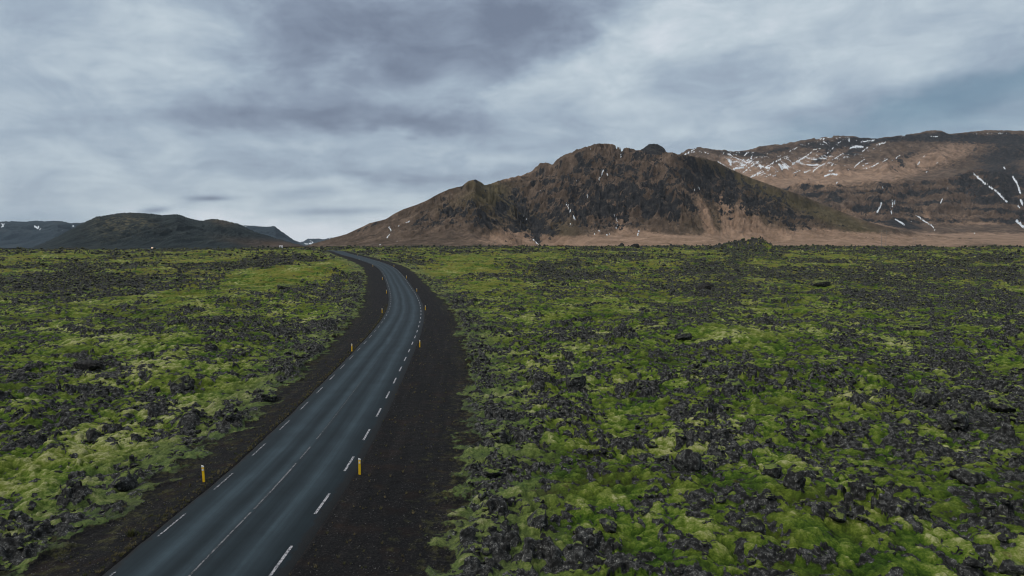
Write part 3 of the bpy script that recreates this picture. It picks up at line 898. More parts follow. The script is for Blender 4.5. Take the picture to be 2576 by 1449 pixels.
# ---- long snow-streaked range at the right: lower cliffs, a bench, an upper slope
sky_R = [z4(*q) for q in [(0, 330), (180, 262), (250, 222), (310, 210), (400, 220), (550, 236), (650, 230), (720, 206), (800, 195), (900, 185), (1000, 165), (1100, 146), (1170, 138), (1250, 128), (1350, 130), (1450, 145), (1520, 150), (1600, 138), (1700, 128), (1780, 115), (1870, 95), (1970, 98), (2020, 118), (2150, 105), (2250, 92), (2400, 90), (2576, 98)]] + [(2700, 336), (2850, 330), (3000, 340)]
sxr, syr = pts(sky_R)
def range_form(x, y):
    px = CX + FPX * x / y
    warp = fbm(x / 420, y / 420, 501, 3)
    top = np.interp(px, sxr, syr)
    cliff_top = np.interp(px, [1640, 1850, 1900, 2000, 2100, 2250, 2400, 2576, 3000], [480, 474, 468, 462, 462, 452, 440, 420, 410]) + 5 * np.sin(px / 33) + 3 * np.sin(px / 13)
    bench = np.interp(px, [1640, 1900, 2100, 2300, 2576, 3000], [470, 452, 444, 430, 400, 392])
    foot_top = np.interp(px, [1640, 2000, 2200, 2280, 2420, 2576, 3000], [590, 578, 570, 560, 572, 566, 566]) + 3 * np.sin(px / 40)
    foot = np.interp(px, [1640, 2000, 2230, 2260, 2400, 2576, 3000], [598, 592, 588, 588, 590, 590, 592])
    dwob = 90 * np.sin(px / 61.0) + 60 * np.sin(px / 23.0 + 2) + 120 * warp
    D_ = [np.full_like(px, 1900.0), 3350 + 0.3 * dwob, 3520 + 0.4 * dwob, 3750 + 0.5 * dwob, 4350 + dwob, 4800 + dwob, 5750 + 0.5 * dwob]
    Y_ = [np.full_like(px, 619.0), foot, foot_top, foot_top - 10, cliff_top, bench, top]
    Z_ = [sky_z(px, yy, dd) for yy, dd in zip(Y_, D_)]
    Z_[0] = Z_[0] - 3
    z = Z_[0].copy()
    for k in range(6):
        tt = np.clip((y - D_[k]) / (D_[k + 1] - D_[k]), 0, 1)
        if k == 0:
            tt = tt ** 1.6
        z = np.where(y >= D_[k], Z_[k] + (Z_[k + 1] - Z_[k]) * tt, z)
    ov = np.maximum(y - D_[6], 0)
    z = z - 0.05 * ov - 0.0004 * ov * ov
    low = sstep(y, D_[2], D_[3]) * (1 - sstep(y, D_[4] - 30, D_[4] + 60))
    upp = sstep(y, D_[5], D_[5] + 200) * (1 - sstep(y, D_[6] - 100, D_[6]))
    z = z + low * (ridged((x + 60 * warp) / 230, y / 230, 502, 4, 0.55) * 24) + upp * ridged((x + 0.7 * y) / 170, (y - 0.7 * x) / 700, 503, 3, 0.5) * 14
    z = z + (low + 0.3 * upp) * 9.0 * np.sin(2 * np.pi * (z / 62.0 + 0.35 * warp))
    return z, D_, low, upp, px, warp

cut, stream = erode(lambda X, Y: range_form(X, Y)[0], 700, 4700, 3300, 5900, 11.0, 40, 0.9,
                    lambda X, Y: (1 - np.exp(-((Y - 5750) / 170) ** 2)) * sstep(Y, 3400, 3700), 515)
x, y, px = mountain_grid(1640, 3000, 1000, 1900, 6600, 520)
z, D_, low, upp, px, warp = range_form(x, y)
z = z + cut(x, y) * (y > 3300)
flow = stream(x, y)
gul = np.clip((flow - 2.0) / 2.5, 0, 1) * (y > 3350)
gul2 = ridged((x + 0.75 * y) / 60 + warp, (y - 0.75 * x) / 700, 503, 3, 0.55)
fine = ridged(x / 70 + warp, y / 70, 504, 4, 0.6)
z = z + low * fine * 14 + upp * (gul2 * 5 + fine * 5)
lay = np.sin(2 * np.pi * (z / 62.0 + 0.35 * warp))
S4 = lambda *a: [z4(*q) for q in a]
SNOW_R = [
    (S4((470, 310), (520, 345), (575, 372)), 3.0), (S4((540, 290), (555, 330)), 3.0), (S4((575, 355), (640, 345)), 3.2), (S4((630, 390), (680, 345), (745, 305)), 2.2), (S4((690, 415), (770, 368)), 2.4), (S4((720, 400), (780, 375)), 2.0), (S4((790, 345), (900, 285)), 2.0), (S4((620, 315), (640, 295)), 2.4), (S4((660, 300), (690, 285), (700, 265)), 2.0), (S4((645, 262), (670, 242)), 2.2), (S4((595, 242), (618, 246)), 1.8), (S4((240, 255), (290, 225), (310, 215)), 2.2), (S4((265, 238), (300, 240)), 2.4), (S4((330, 235), (350, 240)), 1.8), (S4((370, 238), (400, 252)), 1.4),
    (S4((700, 405), (760, 375)), 1.8), (S4((790, 410), (880, 370)), 1.6), (S4((845, 405), (870, 395)), 1.6), (S4((805, 362), (835, 352)), 1.4), (S4((960, 335), (1050, 285), (1110, 240)), 1.6), (S4((975, 320), (1090, 258)), 1.4), (S4((955, 235), (1010, 208)), 1.8), (S4((1020, 195), (1050, 185)), 1.8), (S4((1065, 190), (1110, 175)), 1.5), (S4((1120, 225), (1170, 215)), 1.6), (S4((1140, 145), (1190, 150), (1250, 130)), 2.0), (S4((1220, 245), (1260, 212)), 2.0), (S4((1280, 185), (1310, 168)), 2.0), (S4((1240, 300), (1330, 250)), 1.5), (S4((1325, 285), (1345, 268)), 1.8),
    (S4((1120, 375), (1150, 345), (1205, 318)), 2.2), (S4((1060, 380), (1100, 365)), 2.0), (S4((1200, 405), (1240, 392), (1285, 395)), 2.8), (S4((1215, 372), (1260, 365)), 1.6), (S4((950, 395), (1030, 368)), 1.5), (S4((1375, 212), (1420, 200), (1460, 205)), 3.4), (S4((1450, 170), (1480, 165), (1540, 158)), 2.4), (S4((1455, 240), (1500, 205)), 1.8), (S4((1560, 188), (1620, 175)), 2.0), (S4((1405, 345), (1440, 312), (1480, 290)), 1.8), (S4((1470, 352), (1530, 340), (1570, 315)), 2.0), (S4((1460, 335), (1500, 315)), 1.8), (S4((1590, 315), (1630, 288)), 1.8), (S4((1665, 298), (1725, 260)), 1.6), (S4((1730, 135), (1755, 125)), 1.8), (S4((1930, 130), (1980, 133)), 1.4), (S4((2120, 122), (2140, 126)), 1.4), (S4((2400, 112), (2460, 113)), 1.6), (S4((2250, 115), (2350, 112)), 0.9),
    (S4((1880, 275), (1895, 262)), 1.4), (S4((1900, 380), (1920, 360)), 1.4), (S4((1975, 315), (1995, 298)), 1.2), (S4((1845, 325), (1855, 310)), 1.6), (S4((1280, 455), (1288, 447)), 1.6),
    (S4((2230, 388), (2300, 450), (2390, 515), (2455, 580)), 3.0), (S4((2500, 410), (2530, 460), (2550, 520)), 3.2), (S4((2555, 570), (2565, 600)), 4.0), (S4((2535, 610), (2550, 630)), 2.4), (S4((2525, 715), (2576, 760)), 4.5), (S4((2435, 345), (2448, 358)), 2.2),
    (S4((1595, 590), (1580, 625), (1565, 655)), 2.6), (S4((1690, 565), (1678, 595)), 2.6), (S4((1668, 558), (1668, 615)), 1.6), (S4((1655, 632), (1665, 670)), 2.4), (S4((1690, 705), (1750, 740)), 2.6), (S4((2015, 560), (2000, 590)), 2.0), (S4((1835, 675), (1880, 712), (1940, 748), (1960, 775)), 2.2), (S4((2235, 800), (2258, 825)), 1.8), (S4((2280, 830), (2284, 832)), 1.2), (S4((2050, 480), (2050, 495)), 1.4), (S4((1815, 580), (1820, 580)), 1.6), (S4((1778, 662), (1782, 665)), 1.4), (S4((1795, 715), (1798, 718)), 1.4), (S4((1600, 478), (1605, 500)), 1.0), (S4((1830, 240), (1835, 240)), 1.2), (S4((1540, 800), (1550, 802)), 1.2)]
rng = random.Random(5)
for i in range(20):                                   # small left-over flecks on the upper slope
    fx_ = rng.uniform(1830, 2240)
    fy_ = rng.uniform(385, 450) - (fx_ - 1830) * 0.06
    L = rng.uniform(2, 14)
    SNOW_R.append(([(fx_, fy_), (fx_ + L, fy_ - L * 0.5)], rng.uniform(0.5, 1.1)))
crest = np.exp(-((y - D_[6]) / 120) ** 2)
z = z + crest * (ridged(px / 15.0, y * 0 + 5.1, 505, 3) * 4.0)
z = snow_fill(x, y, z, SNOW_R, 521)
P_, Q_ = project(x, y, z)
dark = [(1960, 480, 120, 14, 3, .4), (2080, 500, 160, 30, 10, .45), (2200, 520, 70, 60, 0, .35), (2270, 510, 40, 60, 10, .3), (2420, 480, 160, 50, 0, .5), (2530, 460, 90, 60, 10, .5), (2560, 520, 60, 80, 0, .5), (2350, 560, 200, 18, 0, .35), (2290, 575, 50, 12, 12, .9), (2420, 585, 120, 8, 3, .5), (2480, 410, 90, 50, -40, .35), (2560, 380, 60, 50, 0, .4),
        (2100, 365, 60, 8, -10, .7), (2000, 370, 120, 8, -10, .6), (2300, 345, 140, 10, -4, .7), (2450, 350, 150, 12, 0, .7), (2160, 370, 60, 22, -35, .6), (2060, 400, 70, 12, -35, .55), (2280, 395, 60, 14, -35, .45), (1850, 385, 100, 7, 5, .6)]
tans = [(1980, 440, 160, 26, 4, .65), (2200, 430, 160, 26, -8, .65), (1900, 450, 80, 20, 20, .6), (2060, 400, 120, 30, -20, .45), (2320, 405, 130, 30, -30, .38), (2440, 370, 80, 26, -30, .32), (1850, 410, 60, 20, 10, .45), (2520, 365, 40, 30, 0, .35), (2180, 535, 120, 12, 4, .3), (2110, 540, 70, 16, 10, .4), (2330, 535, 12, 34, -10, .5), (2420, 545, 60, 12, 0, .35),
        (2330, 603, 300, 14, 0, .9), (2500, 600, 160, 12, 0, .8), (2180, 565, 90, 8, 6, .7), (2450, 562, 120, 5, 0, .5)]
steep = sstep(np.abs(np.gradient(z, axis=0) / (np.gradient(y, axis=0) + 1e-6)), 0.5, 1.2)
rock = np.clip(blob_sum(P_, Q_, dark) + -0.14 * low + 0.28 * lay * low + 0.40 * fbm(x / 110, y / 110, 507, 4) * low * 1.3 + 0.16 * (steep - 0.4) + 0.16 * gul * low + 0.20 * upp * gul2 + 0.1 * fine * low - 0.08, 0, 1.2) * sstep(y, D_[1], D_[2])
tan = np.clip(blob_sum(P_, Q_, tans) * (0.60 + 0.38 * gul2 + 0.25 * fine) + 0.9 * (1 - sstep(y, D_[1] - 500, D_[2])), 0, 1.1)
V = np.stack([x, y, z], -1)
structure(np_mesh("mountain", V.reshape(-1, 3), grid_quads(*x.shape), mat=slope_mat, attrs={'rock': rock, 'tan': tan, 'green': np.full(z.size, 0.05)}))
mk = snow_mask(P_, Q_, SNOW_R, 521, (y < D_[6] + 60) & (y > D_[1]))
regn = np.clip(blob_sum(P_, Q_, [(1960, 410, 120, 26, 0, 1.0), (2120, 390, 120, 26, -12, .8), (1860, 400, 50, 24, 20, .9), (2080, 355, 120, 10, -6, .7)]), 0, 1)
ridgeS = ridged((x + 0.75 * y) / 52 + 1.6 * warp, (y - 0.75 * x) / 330, 531, 4)
mk = np.maximum(mk, np.where((y < D_[6] + 20) & (y > D_[5] - 300), (ridgeS - 1.28 - 0.55 * (1 - regn)) * 3.0, -9.0))
mk = np.where(Q_ > np.interp(px, sxr, syr) + 1.0, mk, -9.0)
snow_sheet("snow", V, mk, 2.5, *x.shape, label="white snow streaks down the gullies of the long flat-topped range")

# ---- dark hill at the left, the blue ridge behind it, the far snowy mountain
hill_mat, T = material("dark_hill_slope")
p = T.pos()
n1 = T.noise(T.vm('MULTIPLY', p, (1, 0.6, 0.35)), 0.022, 6, 0.65)
n2 = T.noise(p, 0.06, 5, 0.65)
hc_ = T.ramp(n1, [(0.3, (0.009, 0.014, 0.016)), (0.55, (0.020, 0.027, 0.028)), (0.75, (0.042, 0.046, 0.042))])
hc_ = T.mix(T.m('MULTIPLY', T.step(n2, 0.45, 0.65), T.attr('green'), clamp=True), hc_, (0.10, 0.086, 0.052))
hc_ = T.mix(T.attr('tan'), hc_, T.ramp(n1, [(0.3, (0.055, 0.036, 0.024)), (0.7, (0.13, 0.085, 0.058))]))
T.out(hc_, 0.95, T.bump(T.m('ADD', n1, T.m('MULTIPLY', n2, 0.4)), 0.9, 12.0), 0.08)

def simple_hill(name, sky, x0, x1, nc, nr, base_d, ridge_d, back_d, base_row, pw, mat, seed, gs, amp, tans=(), greens=(), jag=1.0, foot=0.15, snow=(), attr_rock=0.4):
    x, y, px = mountain_grid(x0, x1, nc, base_d, back_d, nr)
    w = fbm(x / (gs * 6), y / (gs * 6), seed, 3)
    z, t, h = shell(px, y, sky, ridge_d * (1 + 0.02 * np.sin(px / 37)), base_d, base_row, pw, foot, 0.4)
    g = ridged(x / gs + w, y / (gs * 4), seed + 1, 3, 0.55)
    env = np.sin(np.pi * np.clip(t, 0, 1)) * np.clip(h / np.max(h), 0, 1)
    z = z + env * g * amp + np.exp(-((t - 1) / 0.08) ** 2) * ridged(px / 11, y * 0 + 2.2, seed + 2, 3) * jag
    z = z - sstep(y, ridge_d * 1.05, back_d) * h * 0.3
    P, Q = project(x, y, z)
    V = np.stack([x, y, z], -1)
    structure(np_mesh(name, V.reshape(-1, 3), grid_quads(*x.shape), mat=mat, attrs={
        'tan': np.clip(blob_sum(P, Q, tans), 0, 1), 'green': np.clip(blob_sum(P, Q, greens), 0, 1), 'rock': np.full(z.size, attr_rock)}))
    if len(snow):
        mk = snow_mask(P, Q, snow[0], seed + 5, y < ridge_d * 1.03)
        snow_sheet("snow", V, mk, snow[2], *x.shape, label=snow[1])

sky_H = [(40, 632), (72, 627)] + [z1(*q) for q in [(400, 430), (600, 340), (800, 235), (880, 195), (990, 145), (1100, 130), (1200, 112), (1310, 103), (1400, 106), (1500, 113), (1560, 115), (1640, 130), (1720, 125), (1800, 120), (1850, 135), (1900, 155), (1980, 175), (2060, 188), (2130, 168), (2200, 170), (2300, 190), (2400, 215)]] + [z2(*q) for q in [(100, 272), (200, 310), (400, 370), (550, 415), (650, 435)]] + [(800, 624)]
simple_hill("hill", sky_H, 40, 800, 620, 200, 1500.0, 2300.0, 2900.0, 628.0, 1.4, hill_mat, 601, 46, 9,
            tans=[(640, 616, 80, 10, 12, .35), (710, 615, 70, 9, 6, .7), (560, 560, 30, 8, 10, .3)],
            greens=[(290, 560, 70, 24, 0, .9), (350, 560, 60, 12, 10, .6), (560, 556, 40, 10, 10, .8), (270, 590, 60, 20, 0, .3)], jag=2.0)
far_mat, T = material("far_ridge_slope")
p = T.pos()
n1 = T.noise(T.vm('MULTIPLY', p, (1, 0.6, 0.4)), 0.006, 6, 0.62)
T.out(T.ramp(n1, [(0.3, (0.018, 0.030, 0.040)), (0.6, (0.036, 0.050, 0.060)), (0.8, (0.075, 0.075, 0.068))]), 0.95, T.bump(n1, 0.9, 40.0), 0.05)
sky_F = [z1(*q) for q in [(-400, 200), (0, 195), (150, 188), (250, 195), (400, 183), (480, 190), (590, 183), (650, 192), (720, 207), (850, 205)]] + [(350, 563), (500, 564)] + [z2(*q) for q in [(0, 220), (80, 230), (250, 245), (360, 240), (390, 265), (440, 300), (500, 345), (560, 390), (620, 425)]] + [(800, 630)]
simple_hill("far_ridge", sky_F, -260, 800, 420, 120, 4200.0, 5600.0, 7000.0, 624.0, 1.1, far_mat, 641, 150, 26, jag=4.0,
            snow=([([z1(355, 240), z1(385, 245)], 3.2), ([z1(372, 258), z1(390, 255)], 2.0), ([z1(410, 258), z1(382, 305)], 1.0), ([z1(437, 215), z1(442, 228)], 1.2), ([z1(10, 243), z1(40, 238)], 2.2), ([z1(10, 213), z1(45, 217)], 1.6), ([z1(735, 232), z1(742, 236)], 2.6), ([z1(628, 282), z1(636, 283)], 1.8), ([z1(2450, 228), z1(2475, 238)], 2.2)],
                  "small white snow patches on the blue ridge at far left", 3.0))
sky_S = [(700, 622), (744, 606), (757, 610), (764, 608.5), (776, 603), (789, 602), (804, 601), (816, 603), (829, 600), (860, 596), (900, 600), (1000, 622)]
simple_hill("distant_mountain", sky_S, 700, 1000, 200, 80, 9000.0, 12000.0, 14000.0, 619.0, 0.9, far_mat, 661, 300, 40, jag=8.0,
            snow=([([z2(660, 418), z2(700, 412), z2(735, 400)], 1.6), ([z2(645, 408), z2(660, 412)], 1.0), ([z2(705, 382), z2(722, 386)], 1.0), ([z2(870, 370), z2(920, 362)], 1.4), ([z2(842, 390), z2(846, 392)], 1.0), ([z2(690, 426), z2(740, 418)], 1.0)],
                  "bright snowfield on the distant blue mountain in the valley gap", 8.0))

# ------------------------------------------------------------------ road
asphalt_mat, T = material("asphalt")
p = T.pos()
u = T.attr('across')
wob = T.noise(T.vm('MULTIPLY', p, (0.5, 0.12, 1.0)), 0.5, 3, 0.5)
uu = T.m('MULTIPLY_ADD', T.m('SUBTRACT', wob, 0.5), 0.7, u)
un = T.m('MULTIPLY_ADD', uu, 0.125, 0.5)
def U(v): return v * 0.125 + 0.5
DKA, MDA, LTA = (0.0090, 0.0150, 0.0182), (0.0155, 0.0240, 0.0290), (0.0280, 0.0420, 0.0500)
tr = T.ramp(un, [(U(-3.5), DKA), (U(-2.9), DKA), (U(-1.95), LTA), (U(-1.45), MDA), (U(-0.95), DKA), (U(-0.3), LTA), (U(0.25), MDA), (U(0.85), DKA), (U(1.3), MDA), (U(1.85), LTA), (U(2.4), MDA), (U(2.9), DKA)], 'EASE')
g1 = T.noise(p, 14.0, 5, 0.7)
g2 = T.noise(p, 0.35, 4, 0.6)
tr = T.mix(1.0, tr, T.ramp(g1, [(0.25, (0.7, 0.7, 0.7)), (0.5, (1, 1, 1)), (0.75, (1.3, 1.3, 1.3))]), 'MULTIPLY')
tr = T.mix(1.0, tr, T.ramp(g2, [(0.3, (0.8, 0.8, 0.8)), (0.7, (1.18, 1.18, 1.18))]), 'MULTIPLY')
sr = T.n('SeparateXYZ')
T.put(sr.inputs[0], p)
cr_ = T.n('CombineXYZ')
T.put(cr_.inputs[0], T.m('MULTIPLY', u, 5.0))
T.put(cr_.inputs[1], T.m('MULTIPLY', sr.outputs[1], 0.10))
lng = T.noise(cr_.outputs[0], 1.0, 4, 0.65)
tr = T.mix(1.0, tr, T.ramp(lng, [(0.3, (0.78, 0.79, 0.80)), (0.5, (1, 1, 1)), (0.7, (1.22, 1.21, 1.2))]), 'MULTIPLY')
seam = T.step(T.m('ABSOLUTE', T.m('MULTIPLY_ADD', T.m('SUBTRACT', T.noise(p, 1.2, 2), 0.5), 0.10, T.m('ADD', u, -0.16))), 0.05, 0.015)
tr = T.mix(T.m('MULTIPLY', seam, 0.6), tr, (0.015, 0.018, 0.02))
edge = T.step(T.m('MULTIPLY_ADD', T.m('SUBTRACT', T.noise(p, 1.6, 5, 0.7), 0.5), 1.1, T.m('ABSOLUTE', u)), 3.36, 3.62)
tr = T.mix(T.m('MULTIPLY', edge, 0.85), tr, T.ramp(g1, [(0.35, (0.004, 0.004, 0.0045)), (0.6, (0.014, 0.013, 0.012)), (0.75, (0.05, 0.046, 0.04))]))
T.out(tr, T.m('MULTIPLY_ADD', g1, 0.2, 0.62), T.bump(g1, 0.25, 0.012), 0.16)

rz_cache_y = np.linspace(0, 700, 2801)
rz_cache_z = rise(road_x(rz_cache_y), rz_cache_y)
k_ = np.ones(41) / 41
rz_s = np.convolve(np.pad(rz_cache_z, 20, mode='edge'), k_, mode='valid')
def road_z(y):
    return np.interp(y, rz_cache_y, rz_s)

ry = np.concatenate([np.arange(4, 120, 1.0), np.arange(120, 680, 2.0)])
ru = np.array([-PAVE_L - 0.25, -PAVE_L, -2.4, -1.2, 0, 1.2, 2.4, PAVE_R, PAVE_R + 0.25])
uu_, yy_ = np.meshgrid(ru, ry)
nrm = np.sqrt(1 + road_dx(yy_) ** 2)
jit = 0.10 * perlin(yy_ * 0.7, uu_ * 0 + 1.5, 701) * (np.abs(uu_) > 3)
X = road_x(yy_) + (uu_ + jit) / nrm
Yr = yy_ - (uu_ + jit) * road_dx(yy_) / nrm
Z = road_z(yy_) + 0.04 - 0.012 * np.abs(uu_)
Z[:, 0] -= 0.14
Z[:, -1] -= 0.14
road = structure(np_mesh("road", np.stack([X, Yr, Z], -1).reshape(-1, 3), grid_quads(*X.shape), mat=asphalt_mat, attrs={'across': uu_}))

def strip(name, segs, mat, lift, parent):
    vs, qs = [], []
    for (y0, y1, u0, u1) in segs:
        n = max(2, int((y1 - y0) / 0.8) + 2)
        for j, yv_ in enumerate(np.linspace(y0, y1, n)):
            d = float(road_dx(yv_))
            q = math.sqrt(1 + d * d)
            for uv in (u0, u1):
                vs.append((float(road_x(yv_)) + uv / q, yv_ - uv * d / q, float(road_z(yv_)) + 0.04 - 0.012 * abs(uv) + lift + 0.00004 * yv_))
            if j:
                k = len(vs)
                qs.append((k - 4, k - 3, k - 1, k - 2))
    o = np_mesh(name, np.array(vs), np.array(qs), mat=mat, smooth=False, parent=parent)
    return o

def paint(name, wear, k=1.0):
    m, T = material(name)
    p = T.pos()
    a = T.step(T.noise(p, 9.0, 5, 0.75), wear, wear + 0.13)
    T.out(T.mix(a, (0.014, 0.018, 0.021), T.ramp(T.noise(p, 3.0, 3), [(0.3, (0.30 * k, 0.29 * k, 0.30 * k)), (0.7, (0.46 * k, 0.44 * k, 0.45 * k))])), 0.7, None, 0.3)
    return m
rng = random.Random(11)
R0, RP, L0, LP = 29.76, 6.37, 33.46, 6.11
segR = [(R0 + RP * k - 2.75, R0 + RP * k, HALF - 0.065, HALF + 0.075) for k in range(-3, 62)]
segL = [(L0 + LP * k - 2.7, L0 + LP * k, -HALF - 0.05 - 0.0006 * k, -HALF + 0.05 + 0.0008 * k) for k in range(-4, 64)]
strip("right_edge_line", [s for s in segR if s[1] > 6], paint("edge_paint", 0.42), 0.012, road)
strip("left_edge_line", [s for s in segL if s[1] > 6], paint("thin_edge_paint", 0.46), 0.012, road)
strip("centre_line", [(8, 27.5, -0.045, 0.045), (27.5, 33.5, -0.045, 0.04), (33.9, 41.2, -0.05, 0.05), (42, 44.6, -0.04, 0.05), (46.4, 47.8, -0.04, 0.04)], paint("worn_centre_paint", 0.44, 0.5), 0.012, road)
strip("centre_line", [(47.8, 66, -0.03, 0.03)], paint("faint_centre_paint", 0.47, 0.35), 0.012, road)

# the same road again, far beyond the bend at the left, with a car on it
fx0 = np.array([-196.0, -256, -330, -388, -430, -476, -545])
fy0 = np.array([600.0, 680, 750, 800, 850, 905, 980])
fq = np.linspace(680, 980, 60)
fxq = interp_smooth(fq, fy0, fx0)
fzq = EYE - (interp_smooth(CX + FPX * fxq / fq, [395, 425, 455, 700], [625.0, 626.0, 627.6, 633.0]) - HY) * fq / FPX
vs = []
for a_, b_, c_ in zip(fxq, fq, fzq):
    vs += [(a_ - 4.5, b_ + 2, c_ - 2.5), (a_ - 3.4, b_ + 1.5, c_), (a_ + 3.4, b_ - 1.5, c_), (a_ + 4.5, b_ - 2, c_ - 2.5)]
vs = np.array(vs)
far_road = structure(np_mesh("far_road", vs, grid_quads(len(fq), 4), mat=asphalt_mat, attrs={'across': np.tile([-3.4, -2, 2, 3.4], len(fq))}))

# ------------------------------------------------------------------ loose rocks
def ico(sub):
    bm = bmesh.new()
    bmesh.ops.create_icosphere(bm, subdivisions=sub, radius=1.0)
    v = np.array([q.co[:] for q in bm.verts])
    f = np.array([[w.index for w in q.verts] for q in bm.faces])
    bm.free()
    return v, f

def n3(v, s, seed):
    return (perlin(v[:, 0] * s + 3.1, v[:, 1] * s + v[:, 2] * s * 0.37, seed) + perlin(v[:, 1] * s + 1.7, v[:, 2] * s - v[:, 0] * s * 0.29, seed + 1) + perlin(v[:, 2] * s + 5.3, v[:, 0] * s + v[:, 1] * s * 0.41, seed + 2)) / 1.8

def rock_shape(sub, seed, jagged=1.0):
    v, f = ico(sub)
    rg_ = np.random.RandomState(seed)
    r = 1 + 0.30 * n3(v, 1.3, seed) + jagged * (0.20 * n3(v, 2.9, seed + 10) + (0.13 * n3(v, 6.5, seed + 20) if sub > 2 else 0) + (0.07 * n3(v, 14.0, seed + 30) if sub > 3 else 0))
    v = v * r[:, None]
    for _ in range(5 + int(3 * jagged)):                 # broken faces
        n = rg_.normal(size=3)
        n /= np.linalg.norm(n)
        d = rg_.uniform(0.55, 0.9)
        over = np.maximum(v @ n - d, 0)
        v = v - (over * 0.85)[:, None] * n
    if sub > 2:
        v = v * (1 + jagged * 0.05 * n3(v, 9.0, seed + 40))[:, None]
    v = v * np.array([rg_.uniform(.85, 1.2), rg_.uniform(.75, 1.0), rg_.uniform(.6, .95)])
    return v, f

rs = np.random.RandomState(77)
pos = []
edges = np.geomspace(22, 960, 60)
for a_, b_ in zip(edges[:-1], edges[1:]):
    dm = 0.5 * (a_ + b_)
    smin = max(0.22, dm / 682 * 1.15)
    dens = 2.1 * (0.26 / max(smin, .26)) ** 1.75 * (1.3 if dm > 250 else 1.0)
    n = int((b_ * b_ - a_ * a_) * 0.5 * R(86) * dens)
    r_ = np.sqrt(rs.uniform(a_ * a_, b_ * b_, n))
    t_ = rs.uniform(R(-43), R(43), n)
    s_ = smin * rs.uniform(0.02, 1, n) ** (-1 / 2.9)
    pos.append(np.stack([r_ * np.sin(t_), r_ * np.cos(t_), np.minimum(s_, 1.5 + dm / 400)], -1))
pos = np.concatenate(pos)
pz, prk, pvg, ptn, pcv, pm, _, _ = field_big(pos[:, 0], pos[:, 1])
keep = (pm > 0.6) & (rs.uniform(size=len(pos)) < np.clip((pcv - 0.30) * 2.2, 0.0, 1.0))
keep &= np.abs(road_uv(pos[:, 0], pos[:, 1])) > 6.5
pos, pz, pm, prk = pos[keep], pz[keep], pm[keep], prk[keep]
print("loose rocks", len(pos))
dist = np.hypot(pos[:, 0], pos[:, 1])
ppx, ppy = project(pos[:, 0], pos[:, 1], pz)
inframe = (ppx > -30) & (ppx < 2606) & (ppy < 1470)
score = np.where(inframe, pos[:, 2] / dist, 0)
order = np.argsort(-score)

# boulders that can be picked out in the photo: x, y of the foot, width, height in photo pixels, jaggedness, label
BOULDERS = [
    (1773, 729, 58, 31, .35, "large brown-black boulder in bright moss, far out in the right field", 1),
    (224, 948, 70, 34, .5, "broad flat-topped dark lava block in the left moss", 1),
    (1448, 962, 64, 44, 1, "dark rough round-topped boulder right of the verge beside a green hollow", 1),
    (1852, 979, 74, 30, .8, "long low dark boulder half sunk in moss in the middle of the right field", 1),
    (2000, 1247, 52, 66, .7, "tall upright grey lava block standing beside a dark cluster", 0),
    (1738, 1176, 78, 62, 1, "big lichen-speckled crag rising from the moss in the near right field", 0),
    (2548, 1408, 66, 50, .6, "dark boulder cut by the bottom right corner of the picture", 1),
    (1352, 1306, 70, 46, 1, "jagged grey lava rock near the foot of the right verge", 0),
    (1895, 1322, 76, 52, 1, "wide grey lava rock with lichen in the near right foreground", 0),
    (2330, 1008, 66, 42, .8, "dark hump of lava near the right edge, above the wide dark lava mass", 0),
    (2522, 1030, 80, 46, .9, "wide dark lava mass at the right edge of the picture", 1),
    (2322, 838, 58, 34, .9, "dark lava hump standing alone in the distant right moss", 0),
    (2062, 722, 56, 18, .8, "low dark lava bank far off in the right field", 0),
    (462, 982, 60, 42, 1, "knobbly grey rock left of the bright green moss patch", 0),
    (676, 1000, 52, 34, 1, "grey rock just right of the bright green moss patch", 0),
    (236, 1098, 48, 44, .8, "dark rounded boulder in the near left moss", 1),
    (312, 1216, 74, 54, .7, "dark moss-rimmed boulder beside the near left gravel", 1),
    (726, 722, 56, 18, .9, "low dark lava outcrop below the green mound left of the bend", 0),
    (1563, 616, 19, 13, .8, "first of two dark boulders on the skyline below the brown mountain", 1),
    (1597, 617, 23, 15, .9, "second, wider dark boulder on the skyline below the brown mountain", 1),
    (2110, 1306, 62, 40, .8, "dark split boulder in the near right moss", 1),
    (1530, 1302, 50, 36, .8, "small grey rock with a moss cap near the bottom of the picture", 0),
    (1940, 1192, 54, 40, .9, "grey rock left of the tall upright lava block", 0),
    (1178, 1352, 44, 44, .8, "grey rock at the very edge of the right gravel verge", 0),
    (2410, 1068, 70, 42, 1, "dark rugged lava heap at the right beyond the mossy flat", 1),
    (2440, 1188, 84, 46, 1, "ragged dark lava heap in the near right field by the picture edge", 1),
    (1260, 1098, 66, 40, 1, "rough lava heap beside the right verge opposite the near yellow post", 0),
    (760, 898, 40, 20, 1, "small dark lava knob near the left verge", 1),
    (1800, 1140, 40, 26, .8, "small dark rock beside the lichen-speckled crag", 1),
    (1720, 868, 40, 22, .9, "low dark rock in the middle distance of the right field", 1),
]
hi_shapes = []
for k in range(10):
    v, f = rock_shape(4, 900 + k * 7, 1.0)
    hi_shapes.append((v, f))
mesh_cache = {}
def rock_mesh(k, mat):
    key = (k, mat.name)
    if key not in mesh_cache:
        v, f = hi_shapes[k]
        o = np_mesh("lava_rock", v, None, f, mat, True)
        mesh_cache[key] = o.data
        bpy.data.objects.remove(o)
    return mesh_cache[key]

def place_rock(name, me, x, y, z, sx_, sy_, sz_, rz, label, cat, group=None):
    o = bpy.data.objects.new(name, me)
    o.location = (x, y, z)
    o.scale = (sx_, sy_, sz_)
    o.rotation_euler = (rs.uniform(-.12, .12), rs.uniform(-.12, .12), rz)
    COL.objects.link(o)
    return tag(o, label, cat, group)

